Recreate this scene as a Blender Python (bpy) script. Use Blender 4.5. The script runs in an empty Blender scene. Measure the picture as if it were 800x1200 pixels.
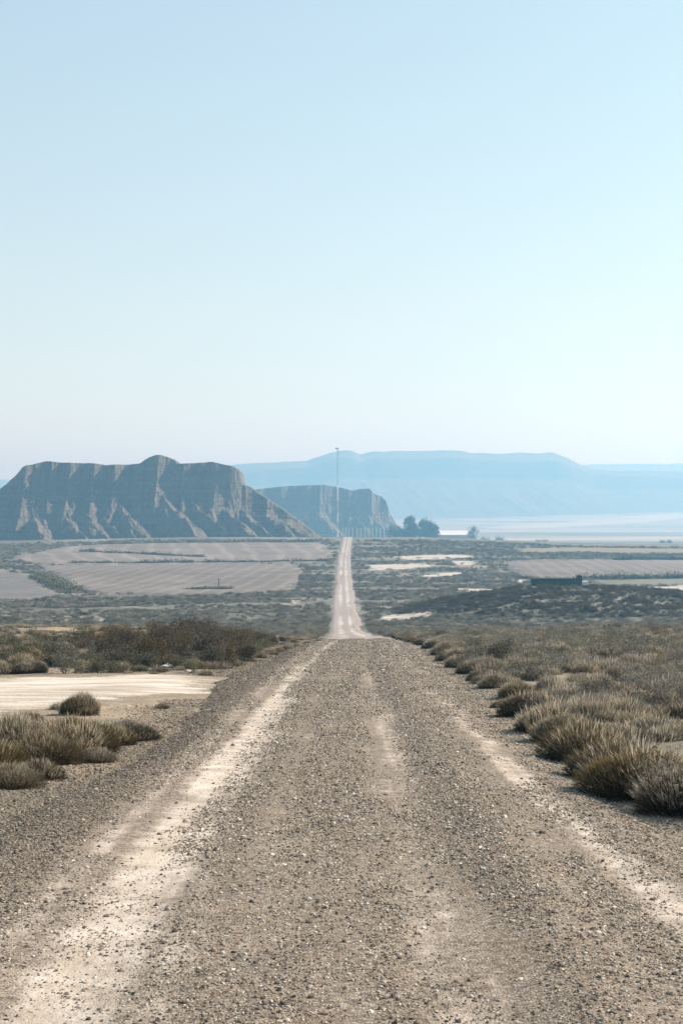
import bpy, math
import numpy as np
from mathutils import Vector

# ------------------------------------------------------------------ basics
F = 1667.0            # focal length in pixels of the 800x1200 photograph
YH = 608.0            # eye-level line in that photograph
EYE = 1.80            # eye height above the road
rad = math.radians
scene = bpy.context.scene
col = scene.collection
rng = np.random.default_rng(7)

SUN_AZ, SUN_EL = 72.0, 34.0     # degrees right of the view axis, above the horizon

def link(o):
    col.objects.link(o); return o

def tag(o, label=None, cat=None, group=None, kind=None):
    if label: o['label'] = label
    if cat: o['category'] = cat
    if group: o['group'] = group
    if kind: o['kind'] = kind
    return o

def empty(name, loc, label, cat, group=None, rz=0.0):
    o = bpy.data.objects.new(name, None); link(o)
    o.location = loc; o.rotation_euler = (0, 0, rz); o.empty_display_size = .2
    return tag(o, label, cat, group)

def mesh_from(name, verts, faces_list, smooth=False, attrs=None):
    """verts (n,3) array; faces_list: list of (m,k) int arrays"""
    me = bpy.data.meshes.new(name)
    verts = np.ascontiguousarray(verts, dtype=np.float32)
    me.vertices.add(len(verts)); me.vertices.foreach_set('co', verts.ravel())
    loops = np.concatenate([f.ravel() for f in faces_list]).astype(np.int32)
    sizes = np.concatenate([np.full(len(f), f.shape[1]) for f in faces_list]).astype(np.int32)
    starts = np.concatenate([[0], np.cumsum(sizes)[:-1]]).astype(np.int32)
    me.loops.add(len(loops)); me.loops.foreach_set('vertex_index', loops)
    me.polygons.add(len(sizes)); me.polygons.foreach_set('loop_start', starts)
    me.polygons.foreach_set('loop_total', sizes)
    me.polygons.foreach_set('use_smooth', np.full(len(sizes), bool(smooth)))
    for k, v in (attrs or {}).items():
        v = np.asarray(v, dtype=np.float32)
        if v.ndim == 1:
            a = me.attributes.new(k, 'FLOAT', 'POINT'); a.data.foreach_set('value', v)
        else:
            a = me.attributes.new(k, 'FLOAT_VECTOR', 'POINT'); a.data.foreach_set('vector', v.ravel())
    me.update(calc_edges=True); me.validate()
    return me

def obj(name, me, mat, parent=None):
    o = bpy.data.objects.new(name, me); link(o)
    if mat and not me.materials: me.materials.append(mat)
    if parent: o.parent = parent
    return o

class MB:
    """collects boxes / tubes / loose arrays into one mesh"""
    def __init__(s): s.v = []; s.f = {}; s.n = 0
    def add(s, v, f):
        v = np.asarray(v, float); f = np.asarray(f, int)
        s.f.setdefault(f.shape[1], []).append(f + s.n); s.v.append(v); s.n += len(v)
    def box(s, c, d, bev=0.0, rz=0.0):
        x, y, z = np.array(d) / 2.0
        if bev > 0:
            b = bev; pts = []
            for zz, k in ((-z, 1), (-z + b, 0), (z - b, 0), (z, 1)):
                X, Y = x - k * b, y - k * b
                for a, c2 in ((-1, -1), (1, -1), (1, 1), (-1, 1)):
                    pts.append((a * X, c2 * Y, zz))
            p = np.array(pts); fs = [[3, 2, 1, 0], [12, 13, 14, 15]]
            for r in range(3):
                for k in range(4):
                    a = r * 4 + k; b2 = r * 4 + (k + 1) % 4
                    fs.append([a, b2, b2 + 4, a + 4])
        else:
            p = np.array([(a * x, b * y, c2 * z) for c2 in (-1, 1) for a, b in ((-1, -1), (1, -1), (1, 1), (-1, 1))])
            fs = [[3, 2, 1, 0], [4, 5, 6, 7]] + [[k, (k + 1) % 4, 4 + (k + 1) % 4, 4 + k] for k in range(4)]
        if rz:
            c_, s_ = math.cos(rz), math.sin(rz)
            p = np.stack([p[:, 0] * c_ - p[:, 1] * s_, p[:, 0] * s_ + p[:, 1] * c_, p[:, 2]], 1)
        s.add(p + np.array(c), fs); return s
    def tube(s, pts, radii, n=6):
        pts = np.asarray(pts, float); m = len(pts)
        ring = []
        for i in range(m):
            t = pts[min(i + 1, m - 1)] - pts[max(i - 1, 0)]
            t /= np.linalg.norm(t) + 1e-9
            a = np.cross(t, (0, 0, 1.0) if abs(t[2]) < .9 else (1.0, 0, 0)); a /= np.linalg.norm(a)
            b = np.cross(t, a)
            for k in range(n):
                w = 2 * math.pi * k / n
                ring.append(pts[i] + radii[i] * (a * math.cos(w) + b * math.sin(w)))
        fs = []
        for i in range(m - 1):
            for k in range(n):
                fs.append([i * n + k, i * n + (k + 1) % n, (i + 1) * n + (k + 1) % n, (i + 1) * n + k])
        v = ring + [pts[0], pts[-1]]
        tr = [[(k + 1) % n, k, m * n] for k in range(n)] + [[(m - 1) * n + k, (m - 1) * n + (k + 1) % n, m * n + 1] for k in range(n)]
        base = s.n
        s.v.append(np.array(v)); s.n += len(v)
        s.f.setdefault(4, []).append(np.array(fs) + base); s.f.setdefault(3, []).append(np.array(tr) + base)
        return s
    def mesh(s, name, smooth=False):
        return mesh_from(name, np.concatenate(s.v), [np.concatenate(x) for x in s.f.values()], smooth)
    def build(s, name, mat, parent=None, smooth=False):
        return obj(name, s.mesh(name, smooth), mat, parent)

# ------------------------------------------------------------------ noise
def _hash(ix, iy, seed):
    h = (ix.astype(np.int64) * 374761393 + iy.astype(np.int64) * 668265263 + seed * 1442695041) & 0xFFFFFFFF
    h = ((h ^ (h >> 13)) * 1274126177) & 0xFFFFFFFF
    h = (h ^ (h >> 16)) & 0xFFFFFFFF
    return h / 4294967295.0
def vnoise(x, y, seed=0):
    x = np.asarray(x, float); y = np.asarray(y, float)
    x, y = np.broadcast_arrays(x, y)
    ix = np.floor(x); iy = np.floor(y); fx = x - ix; fy = y - iy
    ux = fx * fx * fx * (fx * (fx * 6 - 15) + 10); uy = fy * fy * fy * (fy * (fy * 6 - 15) + 10)
    a = _hash(ix, iy, seed); b = _hash(ix + 1, iy, seed); c = _hash(ix, iy + 1, seed); d = _hash(ix + 1, iy + 1, seed)
    return (a + (b - a) * ux + (c - a) * uy + (a - b - c + d) * ux * uy) * 2 - 1
def fbm(x, y, seed=0, octs=4, gain=.5, lac=2.03):
    s = 0; a = 1.0; t = 0
    for o in range(octs):
        s = s + a * vnoise(np.asarray(x) * lac ** o + 17.3 * o, np.asarray(y) * lac ** o - 9.1 * o, seed + o); t += a; a *= gain
    return s / t
def ridged(x, y, seed=0, octs=4, gain=.5, lac=2.1):
    s = 0; a = 1.0; t = 0
    for o in range(octs):
        s = s + a * (1 - 2 * np.abs(vnoise(np.asarray(x) * lac ** o + 5.7 * o, np.asarray(y) * lac ** o + 3.1 * o, seed + o))); t += a; a *= gain
    return s / t
def sstep(a, b, x):
    t = np.clip((np.asarray(x, float) - a) / (b - a), 0, 1); return t * t * (3 - 2 * t)

# ------------------------------------------------------------------ land
def smooth_curve(xs, ys, sig):
    g = np.arange(-40, 9001, 1.0); v = np.interp(g, xs, ys)
    # extend the first slope backwards so smoothing keeps it straight
    sl = (ys[1] - ys[0]) / (xs[1] - xs[0]); v[g < xs[0]] = ys[0] + sl * (g[g < xs[0]] - xs[0])
    k = np.arange(-4 * sig, 4 * sig + 1); w = np.exp(-.5 * (k / sig) ** 2); w /= w.sum()
    p = int(4 * sig)
    vp = np.concatenate([v[0] + (v[1] - v[0]) * np.arange(-p, 0), v, v[-1] + (v[-1] - v[-2]) * np.arange(1, p + 1)])
    return g, np.convolve(vp, w, 'valid')
# drop below the eye along the road
_pd = [0, 76, 90, 100, 130, 160, 204, 240, 300, 400, 480, 560, 640, 700, 765, 860, 1000, 1300, 1700, 2500, 3200, 3700, 4200, 9000]
_pz = [1.80, 6.48, 7.62, 8.40, 10.73, 12.96, 16.09, 17.42, 18.25, 18.8, 17.6, 16.3, 13.2, 10.4, 9.7, 12.0, 17, 21, 23, 22.5, 14, 0, -6, -6]
_g, _gz = smooth_curve(_pd, _pz, 7)
_gx0 = smooth_curve([0, 13, 20, 40, 58, 77, 100, 204, 300, 400, 560, 640, 700, 800, 9000], [0, -.05, .0, .05, .35, .9, 1.25, .9, .75, .7, .9, 2.0, 2.9, 4, 4], 9)[1]
def road_z(y): return EYE - np.interp(y, _g, _gz)
def road_x(y): return np.interp(y, _g, _gx0)
def road_left(y):  return np.interp(y, [0, 13, 20, 26, 34, 40, 46, 60, 77, 120, 800], [3.1, 3.25, 2.75, 3.0, 3.7, 3.4, 2.95, 3.2, 3.0, 2.7, 2.7])
def road_right(y): return np.interp(y, [0, 13, 20, 30, 40, 60, 77, 120, 800], [3.2, 2.9, 2.65, 2.95, 3.2, 3.4, 3.0, 2.7, 2.7])

MX, MY = 46.0, 268.0     # the low mound that carries the bunker
def H(x, y):
    x = np.asarray(x, float); y = np.asarray(y, float)
    z = road_z(y)
    u = x - road_x(y)
    off = sstep(3.3, 9.0, np.abs(u))
    # near hill: slightly raised shoulders
    near = sstep(20, 55, y) * (1 - sstep(80, 125, y))
    z = z + near * (.75 * sstep(4, 16, -u) + .55 * sstep(5, 25, u))
    z = z + off * (.10 * fbm(x / 3.1, y / 3.1, 3, 3) + .16 * fbm(x / 11, y / 11, 5, 2)) * (1 - sstep(500, 900, y))
    # valley floor unevenness
    mid = sstep(110, 220, y) * (1 - sstep(600, 800, y))
    z = z + mid * sstep(8, 40, np.abs(u)) * (.55 * fbm(x / 55, y / 70, 9, 3))
    # the ground falls away to the right on the far rise, dips a touch on the left
    z = z - sstep(500, 700, y) * (1 - sstep(900, 1500, y)) * (3.4 * sstep(25, 150, x) + 2.0 * sstep(60, 200, -x))
    z = z + 20 * sstep(2600, 3900, y) * sstep(100, 1000, x)
    # mound
    e = ((x - MX) / 31.0) ** 2 + ((y - MY) / 30.0) ** 2
    m = np.exp(-e ** 1.45) * 4.5
    m = m * (1 + .10 * fbm(x / 9, y / 9, 21, 3)) + .35 * fbm(x / 6, y / 6, 23, 2) * np.exp(-e)
    flat = sstep(14, 8, np.abs(x - MX + 5.0)) * sstep(12, 6, np.abs(y - MY - 7))
    z = z + m * sstep(5, 20, np.abs(u))
    # road bench
    bench = sstep(4.6, 2.6, np.abs(u)) * (y < 820)
    z = z - .07 * bench
    return z

def pix(px, py, ymax=4000.0):
    """where the sight line through a photo pixel meets the land"""
    ys = np.concatenate([np.arange(3, 120, .1), np.arange(120, 900, .5), np.arange(900, ymax, 5)])
    xs = (px - 400) / F * ys; zs = EYE - (py - YH) / F * ys
    h = H(xs, ys)
    k = np.argmax(zs <= h)
    if not (zs[k] <= h[k]): k = len(ys) - 1
    return float(xs[k]), float(ys[k]), float(h[k])

# ------------------------------------------------------------------ materials
def nodes_of(m):
    m.use_nodes = True; nt = m.node_tree; nt.nodes.clear(); return nt
class N:
    """tiny node helper"""
    def __init__(s, nt): s.nt = nt
    def new(s, t, **kw):
        n = s.nt.nodes.new(t)
        for k, v in kw.items():
            if k.startswith('i_'):
                n.inputs[k[2:].replace('_', ' ')].default_value = v
            else: setattr(n, k, v)
        return n
    def l(s, a, b): s.nt.links.new(a, b)
    def val(s, sock, v):
        if hasattr(v, 'links') or isinstance(v, bpy.types.NodeSocket): s.l(v, sock)
        else: sock.default_value = v
    def math(s, op, a, b=None, c=None, clamp=False):
        n = s.nt.nodes.new('ShaderNodeMath'); n.operation = op; n.use_clamp = clamp
        s.val(n.inputs[0], a)
        if b is not None: s.val(n.inputs[1], b)
        if c is not None: s.val(n.inputs[2], c)
        return n.outputs[0]
    def mapr(s, v, a, b, c=0.0, d=1.0, smooth=True):
        n = s.nt.nodes.new('ShaderNodeMapRange'); n.interpolation_type = 'SMOOTHSTEP' if smooth else 'LINEAR'
        s.val(n.inputs['Value'], v)
        n.inputs['From Min'].default_value = a; n.inputs['From Max'].default_value = b
        n.inputs['To Min'].default_value = c; n.inputs['To Max'].default_value = d
        return n.outputs['Result']
    def mix(s, f, a, b, mode='MIX'):
        n = s.nt.nodes.new('ShaderNodeMix'); n.data_type = 'RGBA'; n.blend_type = mode
        s.val(n.inputs[0], f)
        for sock, v in ((n.inputs[6], a), (n.inputs[7], b)):
            if isinstance(v, tuple): sock.default_value = (v[0], v[1], v[2], 1)
            else: s.l(v, sock)
        return n.outputs[2]
    def noise(s, vec, scale, detail=4.0, rough=.55, dist=0.0):
        n = s.nt.nodes.new('ShaderNodeTexNoise')
        n.inputs['Scale'].default_value = scale; n.inputs['Detail'].default_value = detail
        n.inputs['Roughness'].default_value = rough; n.inputs['Distortion'].default_value = dist
        s.l(vec, n.inputs['Vector']); return n.outputs['Fac']
    def scale(s, vec, sx, sy, sz):
        n = s.nt.nodes.new('ShaderNodeMapping'); s.l(vec, n.inputs['Vector']); n.inputs['Scale'].default_value = (sx, sy, sz)
        return n.outputs['Vector']
    def ramp(s, f, stops):
        n = s.nt.nodes.new('ShaderNodeValToRGB'); el = n.color_ramp.elements
        while len(el) < len(stops): el.new(.5)
        for e, (p, c) in zip(el, stops): e.position = p; e.color = (c[0], c[1], c[2], 1)
        s.l(f, n.inputs['Fac']); return n.outputs['Color']
    def bump(s, h, strength, dist, normal=None):
        n = s.nt.nodes.new('ShaderNodeBump'); n.inputs['Strength'].default_value = strength; n.inputs['Distance'].default_value = dist
        s.l(h, n.inputs['Height'])
        if normal is not None: s.l(normal, n.inputs['Normal'])
        return n.outputs['Normal']
    def out(s, color, rough=.9, normal=None, spec=.2):
        p = s.nt.nodes.new('ShaderNodeBsdfPrincipled'); o = s.nt.nodes.new('ShaderNodeOutputMaterial')
        s.val(p.inputs['Base Color'], color if not isinstance(color, tuple) else (*color, 1))
        p.inputs['Roughness'].default_value = rough; p.inputs['Specular IOR Level'].default_value = spec
        if normal is not None: s.l(normal, p.inputs['Normal'])
        s.l(p.outputs[0], o.inputs['Surface']); return p
def mat(name):
    m = bpy.data.materials.new(name); return m, N(nodes_of(m))

def mat_plain(name, c, rough=.8, var=.25, scale=3.0):
    m, n = mat(name)
    tc = n.new('ShaderNodeTexCoord').outputs['Object']
    f = n.noise(tc, scale, 5, .6)
    c1 = tuple(x * (1 - var) for x in c); c2 = tuple(min(1, x * (1 + var)) for x in c)
    n.out(n.mix(n.mapr(f, .3, .7), c1, c2), rough, n.bump(f, .3, .02)); return m

GRAVEL_DARK = (.085, .080, .075)
def mat_road():
    m, n = mat('gravel_road')
    geo = n.new('ShaderNodeNewGeometry').outputs['Position']
    at = n.new('ShaderNodeAttribute'); at.attribute_name = 'uv_m'
    sep = n.new('ShaderNodeSeparateXYZ'); n.l(at.outputs['Vector'], sep.inputs[0])
    u, v = sep.outputs[0], sep.outputs[1]
    # wandering of the tracks
    lw = n.noise(n.scale(at.outputs['Vector'], .0, .11, 0), 1.0, 3)
    uw = n.math('ADD', u, n.math('MULTIPLY', n.math('SUBTRACT', lw, .5), .55))
    streak = n.noise(n.scale(at.outputs['Vector'], 3.2, .32, 1), 1.0, 5, .6)
    patch = n.noise(n.scale(at.outputs['Vector'], .8, .35, 1), 1.0, 4, .6)
    fine = n.noise(geo, 3.0, 6, .65)
    def band(c, w, soft):
        d = n.math('ABSOLUTE', n.math('SUBTRACT', uw, c))
        return n.mapr(d, w + soft, max(0, w - soft), 0, 1)
    long_ = n.noise(n.scale(at.outputs['Vector'], 3.6, .045, 1), 1.0, 3, .6)
    rag = n.math('MULTIPLY', n.math('SUBTRACT', n.math('ADD', n.math('MULTIPLY', streak, .6), n.math('MULTIPLY', fine, .5)), .55), 2.4)
    # bare strength
    bL = n.math('MAXIMUM', n.math('MULTIPLY', band(-1.20, .22, .38), 1.22), n.math('MAXIMUM', n.math('MULTIPLY', band(-.84, .06, .22), .6), n.math('MULTIPLY', band(-1.68, .06, .22), .5))); bR = n.math('MULTIPLY', band(.62, .16, .32), .62); bE = n.math('MULTIPLY', band(1.95, .12, .32), .78)
    bL2 = n.math('MULTIPLY', band(-.45, .25, .5), .25)
    mx = n.math('MAXIMUM', n.math('MAXIMUM', bL, bR), n.math('MAXIMUM', bE, bL2))
    mx = n.math('MULTIPLY', mx, n.mapr(v, 18, 48, 1.0, .58))
    bare = n.math('ADD', n.math('MULTIPLY', mx, .95), n.math('MULTIPLY', rag, .80))
    bare = n.math('ADD', bare, n.math('ADD', n.math('MULTIPLY', n.math('SUBTRACT', patch, .5), 1.1), n.math('MULTIPLY', n.math('SUBTRACT', long_, .5), 1.3)))
    bare = n.mapr(bare, .30, 1.15)
    # beyond the crest the surface is fine pale dust with two white tracks
    far = n.mapr(v, 52, 125)
    # stone colours
    vo = n.new('ShaderNodeTexVoronoi'); vo.inputs['Scale'].default_value = 62; vo.inputs['Randomness'].default_value = 1; n.l(geo, vo.inputs['Vector'])
    cs = n.new('ShaderNodeSeparateColor'); n.l(vo.outputs['Color'], cs.inputs[0])
    vo2 = n.new('ShaderNodeTexVoronoi'); vo2.inputs['Scale'].default_value = 26; n.l(geo, vo2.inputs['Vector'])
    cs2 = n.new('ShaderNodeSeparateColor'); n.l(vo2.outputs['Color'], cs2.inputs[0])
    stone = n.ramp(cs.outputs[0], [(0, (.055, .045, .036)), (.35, (.142, .116, .090)), (.7, (.234, .194, .150)), (1, (.40, .347, .28))])
    stone2 = n.ramp(cs2.outputs[1], [(0, (.070, .057, .045)), (.5, (.178, .146, .112)), (1, (.32, .272, .216))])
    st = n.mix(.4, stone, stone2)
    warm = n.mix(n.mapr(patch, .45, .75), (.215, .152, .095), (.31, .236, .16))
    st = n.mix(n.math('MULTIPLY', n.mapr(fine, .35, .8), .45), st, warm)
    dust = n.mix(n.mapr(fine, .3, .75), (.335, .278, .218), (.54, .478, .405))
    dust = n.mix(n.math('MULTIPLY', n.mapr(streak, .5, .75), .35), dust, (.33, .25, .16))
    st = n.mix(n.math('MULTIPLY', n.mapr(u, -1.7, -2.3), .30), st, (.07, .06, .05))
    c = n.mix(bare, st, dust)
    tL = n.math('MULTIPLY', n.math('MAXIMUM', band(-.95, .2, .75), band(.75, .2, .75)), n.mapr(n.noise(n.scale(at.outputs['Vector'], .3, .02, 1), 1.0, 3), .35, .62, .45, 1.0))
    farc = n.mix(n.mapr(n.math('ADD', tL, n.math('MULTIPLY', rag, .5)), .3, .9), (.25, .215, .19), (.41, .37, .33))
    farc = n.mix(n.mapr(n.noise(n.scale(at.outputs['Vector'], .22, .035, 1), 1.0, 4, .65), .45, .70, 0, .7), farc, (.235, .195, .16))
    c = n.mix(far, c, farc)
    h1 = n.math('MULTIPLY', n.math('SUBTRACT', 1, vo.outputs['Distance']), n.math('SUBTRACT', 1.0, n.math('MULTIPLY', bare, .75)))
    h = n.math('ADD', h1, n.math('MULTIPLY', n.math('SUBTRACT', 1, vo2.outputs['Distance']), .5))
    h = n.math('ADD', h, n.math('MULTIPLY', n.noise(geo, 45, 5, .7), 1.4))
    n.out(c, .93, n.bump(h, .6, .015), .15); return m

def mat_ground():
    m, n = mat('steppe_ground')
    geo = n.new('ShaderNodeNewGeometry').outputs['Position']
    sep = n.new('ShaderNodeSeparateXYZ'); n.l(geo, sep.inputs[0])
    y = sep.outputs[1]
    a = n.noise(geo, .28, 7, .62); b = n.noise(geo, 1.6, 6, .62); cc = n.noise(geo, 9.0, 5, .6); big = n.noise(geo, .022, 4, .5)
    stre = n.noise(n.scale(geo, .02, .075, .02), 1.0, 5, .6)
    soil = n.mix(n.mapr(b, .3, .7), (.23, .178, .122), (.34, .275, .20))
    soil = n.mix(n.mapr(cc, .5, .75), soil, (.15, .12, .085))
    litter = n.mix(n.mapr(cc, .35, .7), (.10, .093, .068), (.185, .165, .125))
    near = n.mix(n.mapr(n.math('ADD', n.math('MULTIPLY', a, .6), n.math('MULTIPLY', b, .4)), .40, .60), soil, litter)
    # valley steppe
    scr = n.mix(n.mapr(b, .35, .68), (.065, .066, .052), (.15, .140, .112))
    sal = n.mix(n.mapr(a, .3, .7), (.15, .138, .112), (.27, .245, .205))
    vf = n.math('ADD', n.math('MULTIPLY', stre, .55), n.math('ADD', n.math('MULTIPLY', a, .3), n.math('MULTIPLY', big, .25)))
    val = n.mix(n.mapr(vf, .50, .68), scr, sal)
    plain = n.mix(n.mapr(n.noise(n.scale(geo, .0012, .004, 1), 1.0, 5, .6), .38, .66), (.10, .105, .085), (.36, .31, .25))
    c = n.mix(n.mapr(y, 70, 130), near, val)
    c = n.mix(n.mapr(y, 800, 1100), c, plain)
    h = n.math('ADD', n.math('MULTIPLY', b, .5), n.math('MULTIPLY', cc, .25))
    n.out(c, .95, n.bump(h, .8, .15), .1); return m

def mat_field(name, c1, c2, ang, freq, dist=3.0):
    m, n = mat(name)
    geo = n.new('ShaderNodeNewGeometry').outputs['Position']
    mp = n.new('ShaderNodeMapping'); n.l(geo, mp.inputs['Vector']); mp.inputs['Rotation'].default_value = (0, 0, ang)
    w = n.new('ShaderNodeTexWave'); w.inputs['Scale'].default_value = freq; w.inputs['Distortion'].default_value = dist
    w.inputs['Detail'].default_value = 2; w.inputs['Detail Scale'].default_value = .35; n.l(mp.outputs[0], w.inputs['Vector'])
    a = n.noise(geo, .05, 6, .6); b = n.noise(geo, .9, 5, .65)
    f = n.math('ADD', n.math('MULTIPLY', n.mapr(w.outputs['Fac'], .62, 1.0), .18), n.math('ADD', n.math('MULTIPLY', a, .62), n.math('ADD', n.math('MULTIPLY', b, .30), n.math('MULTIPLY', n.math('SUBTRACT', n.noise(n.scale(geo, .03, .012, 1), 1.0, 5, .65), .5), .7))))
    n.out(n.mix(n.mapr(f, .25, .85), c1, c2), .95, n.bump(b, .6, .1), .1); return m

def mat_bare(name, c1, c2, sc=.5, rim=(.25, .20, .142), rim2=(.15, .125, .09)):
    m, n = mat(name)
    geo = n.new('ShaderNodeNewGeometry').outputs['Position']
    a = n.noise(n.scale(geo, .5, 1.4, 1), sc, 6, .62); b = n.noise(geo, 14, 5, .65)
    f = n.math('ADD', n.math('MULTIPLY', a, .75), n.math('MULTIPLY', b, .3))
    ea = n.new('ShaderNodeAttribute'); ea.attribute_name = 'edge'
    e = n.math('ADD', ea.outputs['Fac'], n.math('MULTIPLY', n.math('SUBTRACT', n.math('ADD', n.math('MULTIPLY', n.noise(n.scale(geo, .35, 1.1, 1), 1.1, 7, .72), .7), n.math('MULTIPLY', b, .3)), .5), 2.6))
    st = n.noise(n.scale(geo, .35, 1.3, 1), 1.0, 7, .7, .6)
    c = n.mix(n.mapr(f, .36, .68), c1, c2)
    c = n.mix(n.math('MULTIPLY', n.mapr(st, .47, .63), .85), c, tuple(x * .66 for x in c1))
    c = n.mix(n.mapr(e, .28, .62), n.mix(n.mapr(b, .35, .65), rim2, rim), c)
    n.out(c, .93, n.bump(n.math('ADD', b, n.math('MULTIPLY', st, .8)), .8, .03), .15); return m

def mat_butte(name, tint=1.0):
    m, n = mat(name)
    tc = n.new('ShaderNodeTexCoord').outputs['Object']
    sep = n.new('ShaderNodeSeparateXYZ'); n.l(tc, sep.inputs[0])
    gn = n.new('ShaderNodeNewGeometry').outputs['Normal']
    sn = n.new('ShaderNodeSeparateXYZ'); n.l(gn, sn.inputs[0])
    lay = n.noise(n.scale(tc, .006, .006, .35), 1.0, 5, .65)
    a = n.noise(tc, .06, 6, .6); b = n.noise(tc, .5, 5, .65)
    rib = n.noise(n.scale(tc, .55, .25, .07), 1.0, 5, .7, .4)
    c = n.ramp(lay, [(.3, (.075, .064, .053)), (.45, (.15, .128, .104)), (.55, (.105, .085, .066)), (.7, (.18, .155, .126))])
    c = n.mix(n.math('MULTIPLY', n.mapr(rib, .45, .70), .6), c, (.22, .19, .155))
    c = n.mix(n.math('MULTIPLY', n.mapr(b, .45, .75), .5), c, (.10, .085, .07))
    # scrub holds on the gentler ground
    g = n.math('MULTIPLY', n.mapr(sn.outputs[2], .72, .95), n.mapr(a, .35, .6))
    c = n.mix(g, c, n.mix(n.mapr(b, .35, .65), (.06, .062, .042), (.17, .15, .11)))
    n.out(c, .95, n.bump(n.math('ADD', n.math('ADD', b, n.math('MULTIPLY', rib, 1.6)), n.math('MULTIPLY', lay, .6)), 1.0, 1.6), .1); return m

def mat_leaf(name, stops, var=.35, trans=.35, attr='t'):
    """foliage: colour runs along the blade (root to tip), with shade painted into blade domes, varies plant to plant, lets light through"""
    m, n = mat(name)
    at = n.new('ShaderNodeAttribute'); at.attribute_name = attr
    oi = n.new('ShaderNodeObjectInfo')
    tc = n.new('ShaderNodeTexCoord').outputs['Object']
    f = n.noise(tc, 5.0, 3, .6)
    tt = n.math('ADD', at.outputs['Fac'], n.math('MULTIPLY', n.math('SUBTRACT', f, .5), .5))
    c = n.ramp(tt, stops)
    br = n.math('ADD', 1.0 - var, n.math('MULTIPLY', oi.outputs['Random'], 2 * var))
    hsv = n.new('ShaderNodeHueSaturation'); n.l(c, hsv.inputs['Color']); n.l(br, hsv.inputs['Value'])
    n.l(n.math('ADD', .75, n.math('MULTIPLY', n.math('FRACT', n.math('MULTIPLY', oi.outputs['Random'], 7.31)), .5)), hsv.inputs['Saturation'])
    d = n.new('ShaderNodeBsdfDiffuse'); t = n.new('ShaderNodeBsdfTranslucent'); mx = n.new('ShaderNodeMixShader'); o = n.new('ShaderNodeOutputMaterial')
    n.l(hsv.outputs[0], d.inputs['Color']); n.l(hsv.outputs[0], t.inputs['Color']); mx.inputs[0].default_value = trans
    n.l(d.outputs[0], mx.inputs[1]); n.l(t.outputs[0], mx.inputs[2]); n.l(mx.outputs[0], o.inputs['Surface']); return m

M_ROAD = mat_road(); M_GROUND = mat_ground()
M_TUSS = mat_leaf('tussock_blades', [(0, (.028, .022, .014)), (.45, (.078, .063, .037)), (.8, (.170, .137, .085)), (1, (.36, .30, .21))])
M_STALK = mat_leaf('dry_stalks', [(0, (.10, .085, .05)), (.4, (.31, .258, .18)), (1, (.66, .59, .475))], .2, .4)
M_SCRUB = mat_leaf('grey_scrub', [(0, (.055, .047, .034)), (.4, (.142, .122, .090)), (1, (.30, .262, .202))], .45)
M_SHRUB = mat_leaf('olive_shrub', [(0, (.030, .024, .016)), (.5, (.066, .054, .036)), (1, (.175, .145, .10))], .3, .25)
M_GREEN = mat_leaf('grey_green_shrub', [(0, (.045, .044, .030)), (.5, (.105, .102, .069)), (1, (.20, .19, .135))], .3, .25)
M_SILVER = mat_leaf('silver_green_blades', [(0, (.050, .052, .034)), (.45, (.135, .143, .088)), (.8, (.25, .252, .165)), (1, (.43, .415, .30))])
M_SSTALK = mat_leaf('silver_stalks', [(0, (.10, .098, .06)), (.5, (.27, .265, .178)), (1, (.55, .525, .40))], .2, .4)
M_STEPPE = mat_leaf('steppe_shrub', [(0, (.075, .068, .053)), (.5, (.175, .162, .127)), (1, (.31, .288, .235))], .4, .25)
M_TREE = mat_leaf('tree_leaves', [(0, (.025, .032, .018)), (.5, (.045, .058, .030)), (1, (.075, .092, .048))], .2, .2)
M_WOOD = mat_plain('dry_wood', (.13, .105, .08), .9, .3, 20)

# ------------------------------------------------------------------ ground sheet
def grid_faces(nr, nc):
    a = np.arange(nr * nc).reshape(nr, nc)
    return np.stack([a[:-1, :-1].ravel(), a[:-1, 1:].ravel(), a[1:, 1:].ravel(), a[1:, :-1].ravel()], 1)
def rows_y(y0, y1, d0, k):
    ys = [y0]
    while ys[-1] < y1: ys.append(ys[-1] + max(d0, abs(ys[-1]) * k))
    return np.array(ys)
ys = rows_y(-25, 6200, .22, .011)
t = np.linspace(-1, 1, 321); s = np.sign(t) * np.abs(t) ** 1.5
X = road_x(ys)[:, None] + s[None, :] * (22 + .62 * np.abs(ys))[:, None]
Y = np.repeat(ys[:, None], len(s), 1)
Z = H(X, Y)
g = obj('ground', mesh_from('ground', np.stack([X, Y, Z], 2).reshape(-1, 3), [grid_faces(len(ys), len(s))], True), M_GROUND)
tag(g, 'brown scrub steppe ground dipping into a valley and rising beyond', 'ground', kind='structure')

# ------------------------------------------------------------------ road
ys = rows_y(-6, 815, .09, .006)
us = np.linspace(-4.4, 4.4, 105)
U = np.repeat(us[None, :], len(ys), 0); V = np.repeat(ys[:, None], len(us), 1)
wl = road_left(ys)[:, None] + .22 * fbm(ys / 1.1, ys * 0 + 3.3, 41, 3)[:, None] + .25 * fbm(ys / 6, ys * 0 + 1.3, 44, 2)[:, None]
wr = road_right(ys)[:, None] + .22 * fbm(ys / 1.0, ys * 0 + 7.3, 42, 3)[:, None] + .25 * fbm(ys / 6, ys * 0 + 2.3, 45, 2)[:, None]
wob = sstep(85, 140, ys)[:, None]
wl = wl + wob * .6 * fbm(ys / 21, ys * 0 + 5.3, 46, 3)[:, None]
wr = wr + wob * .6 * fbm(ys / 24, ys * 0 + 8.3, 47, 3)[:, None]
crown = .05 * (1 - (U / 3.2) ** 2)
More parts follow.
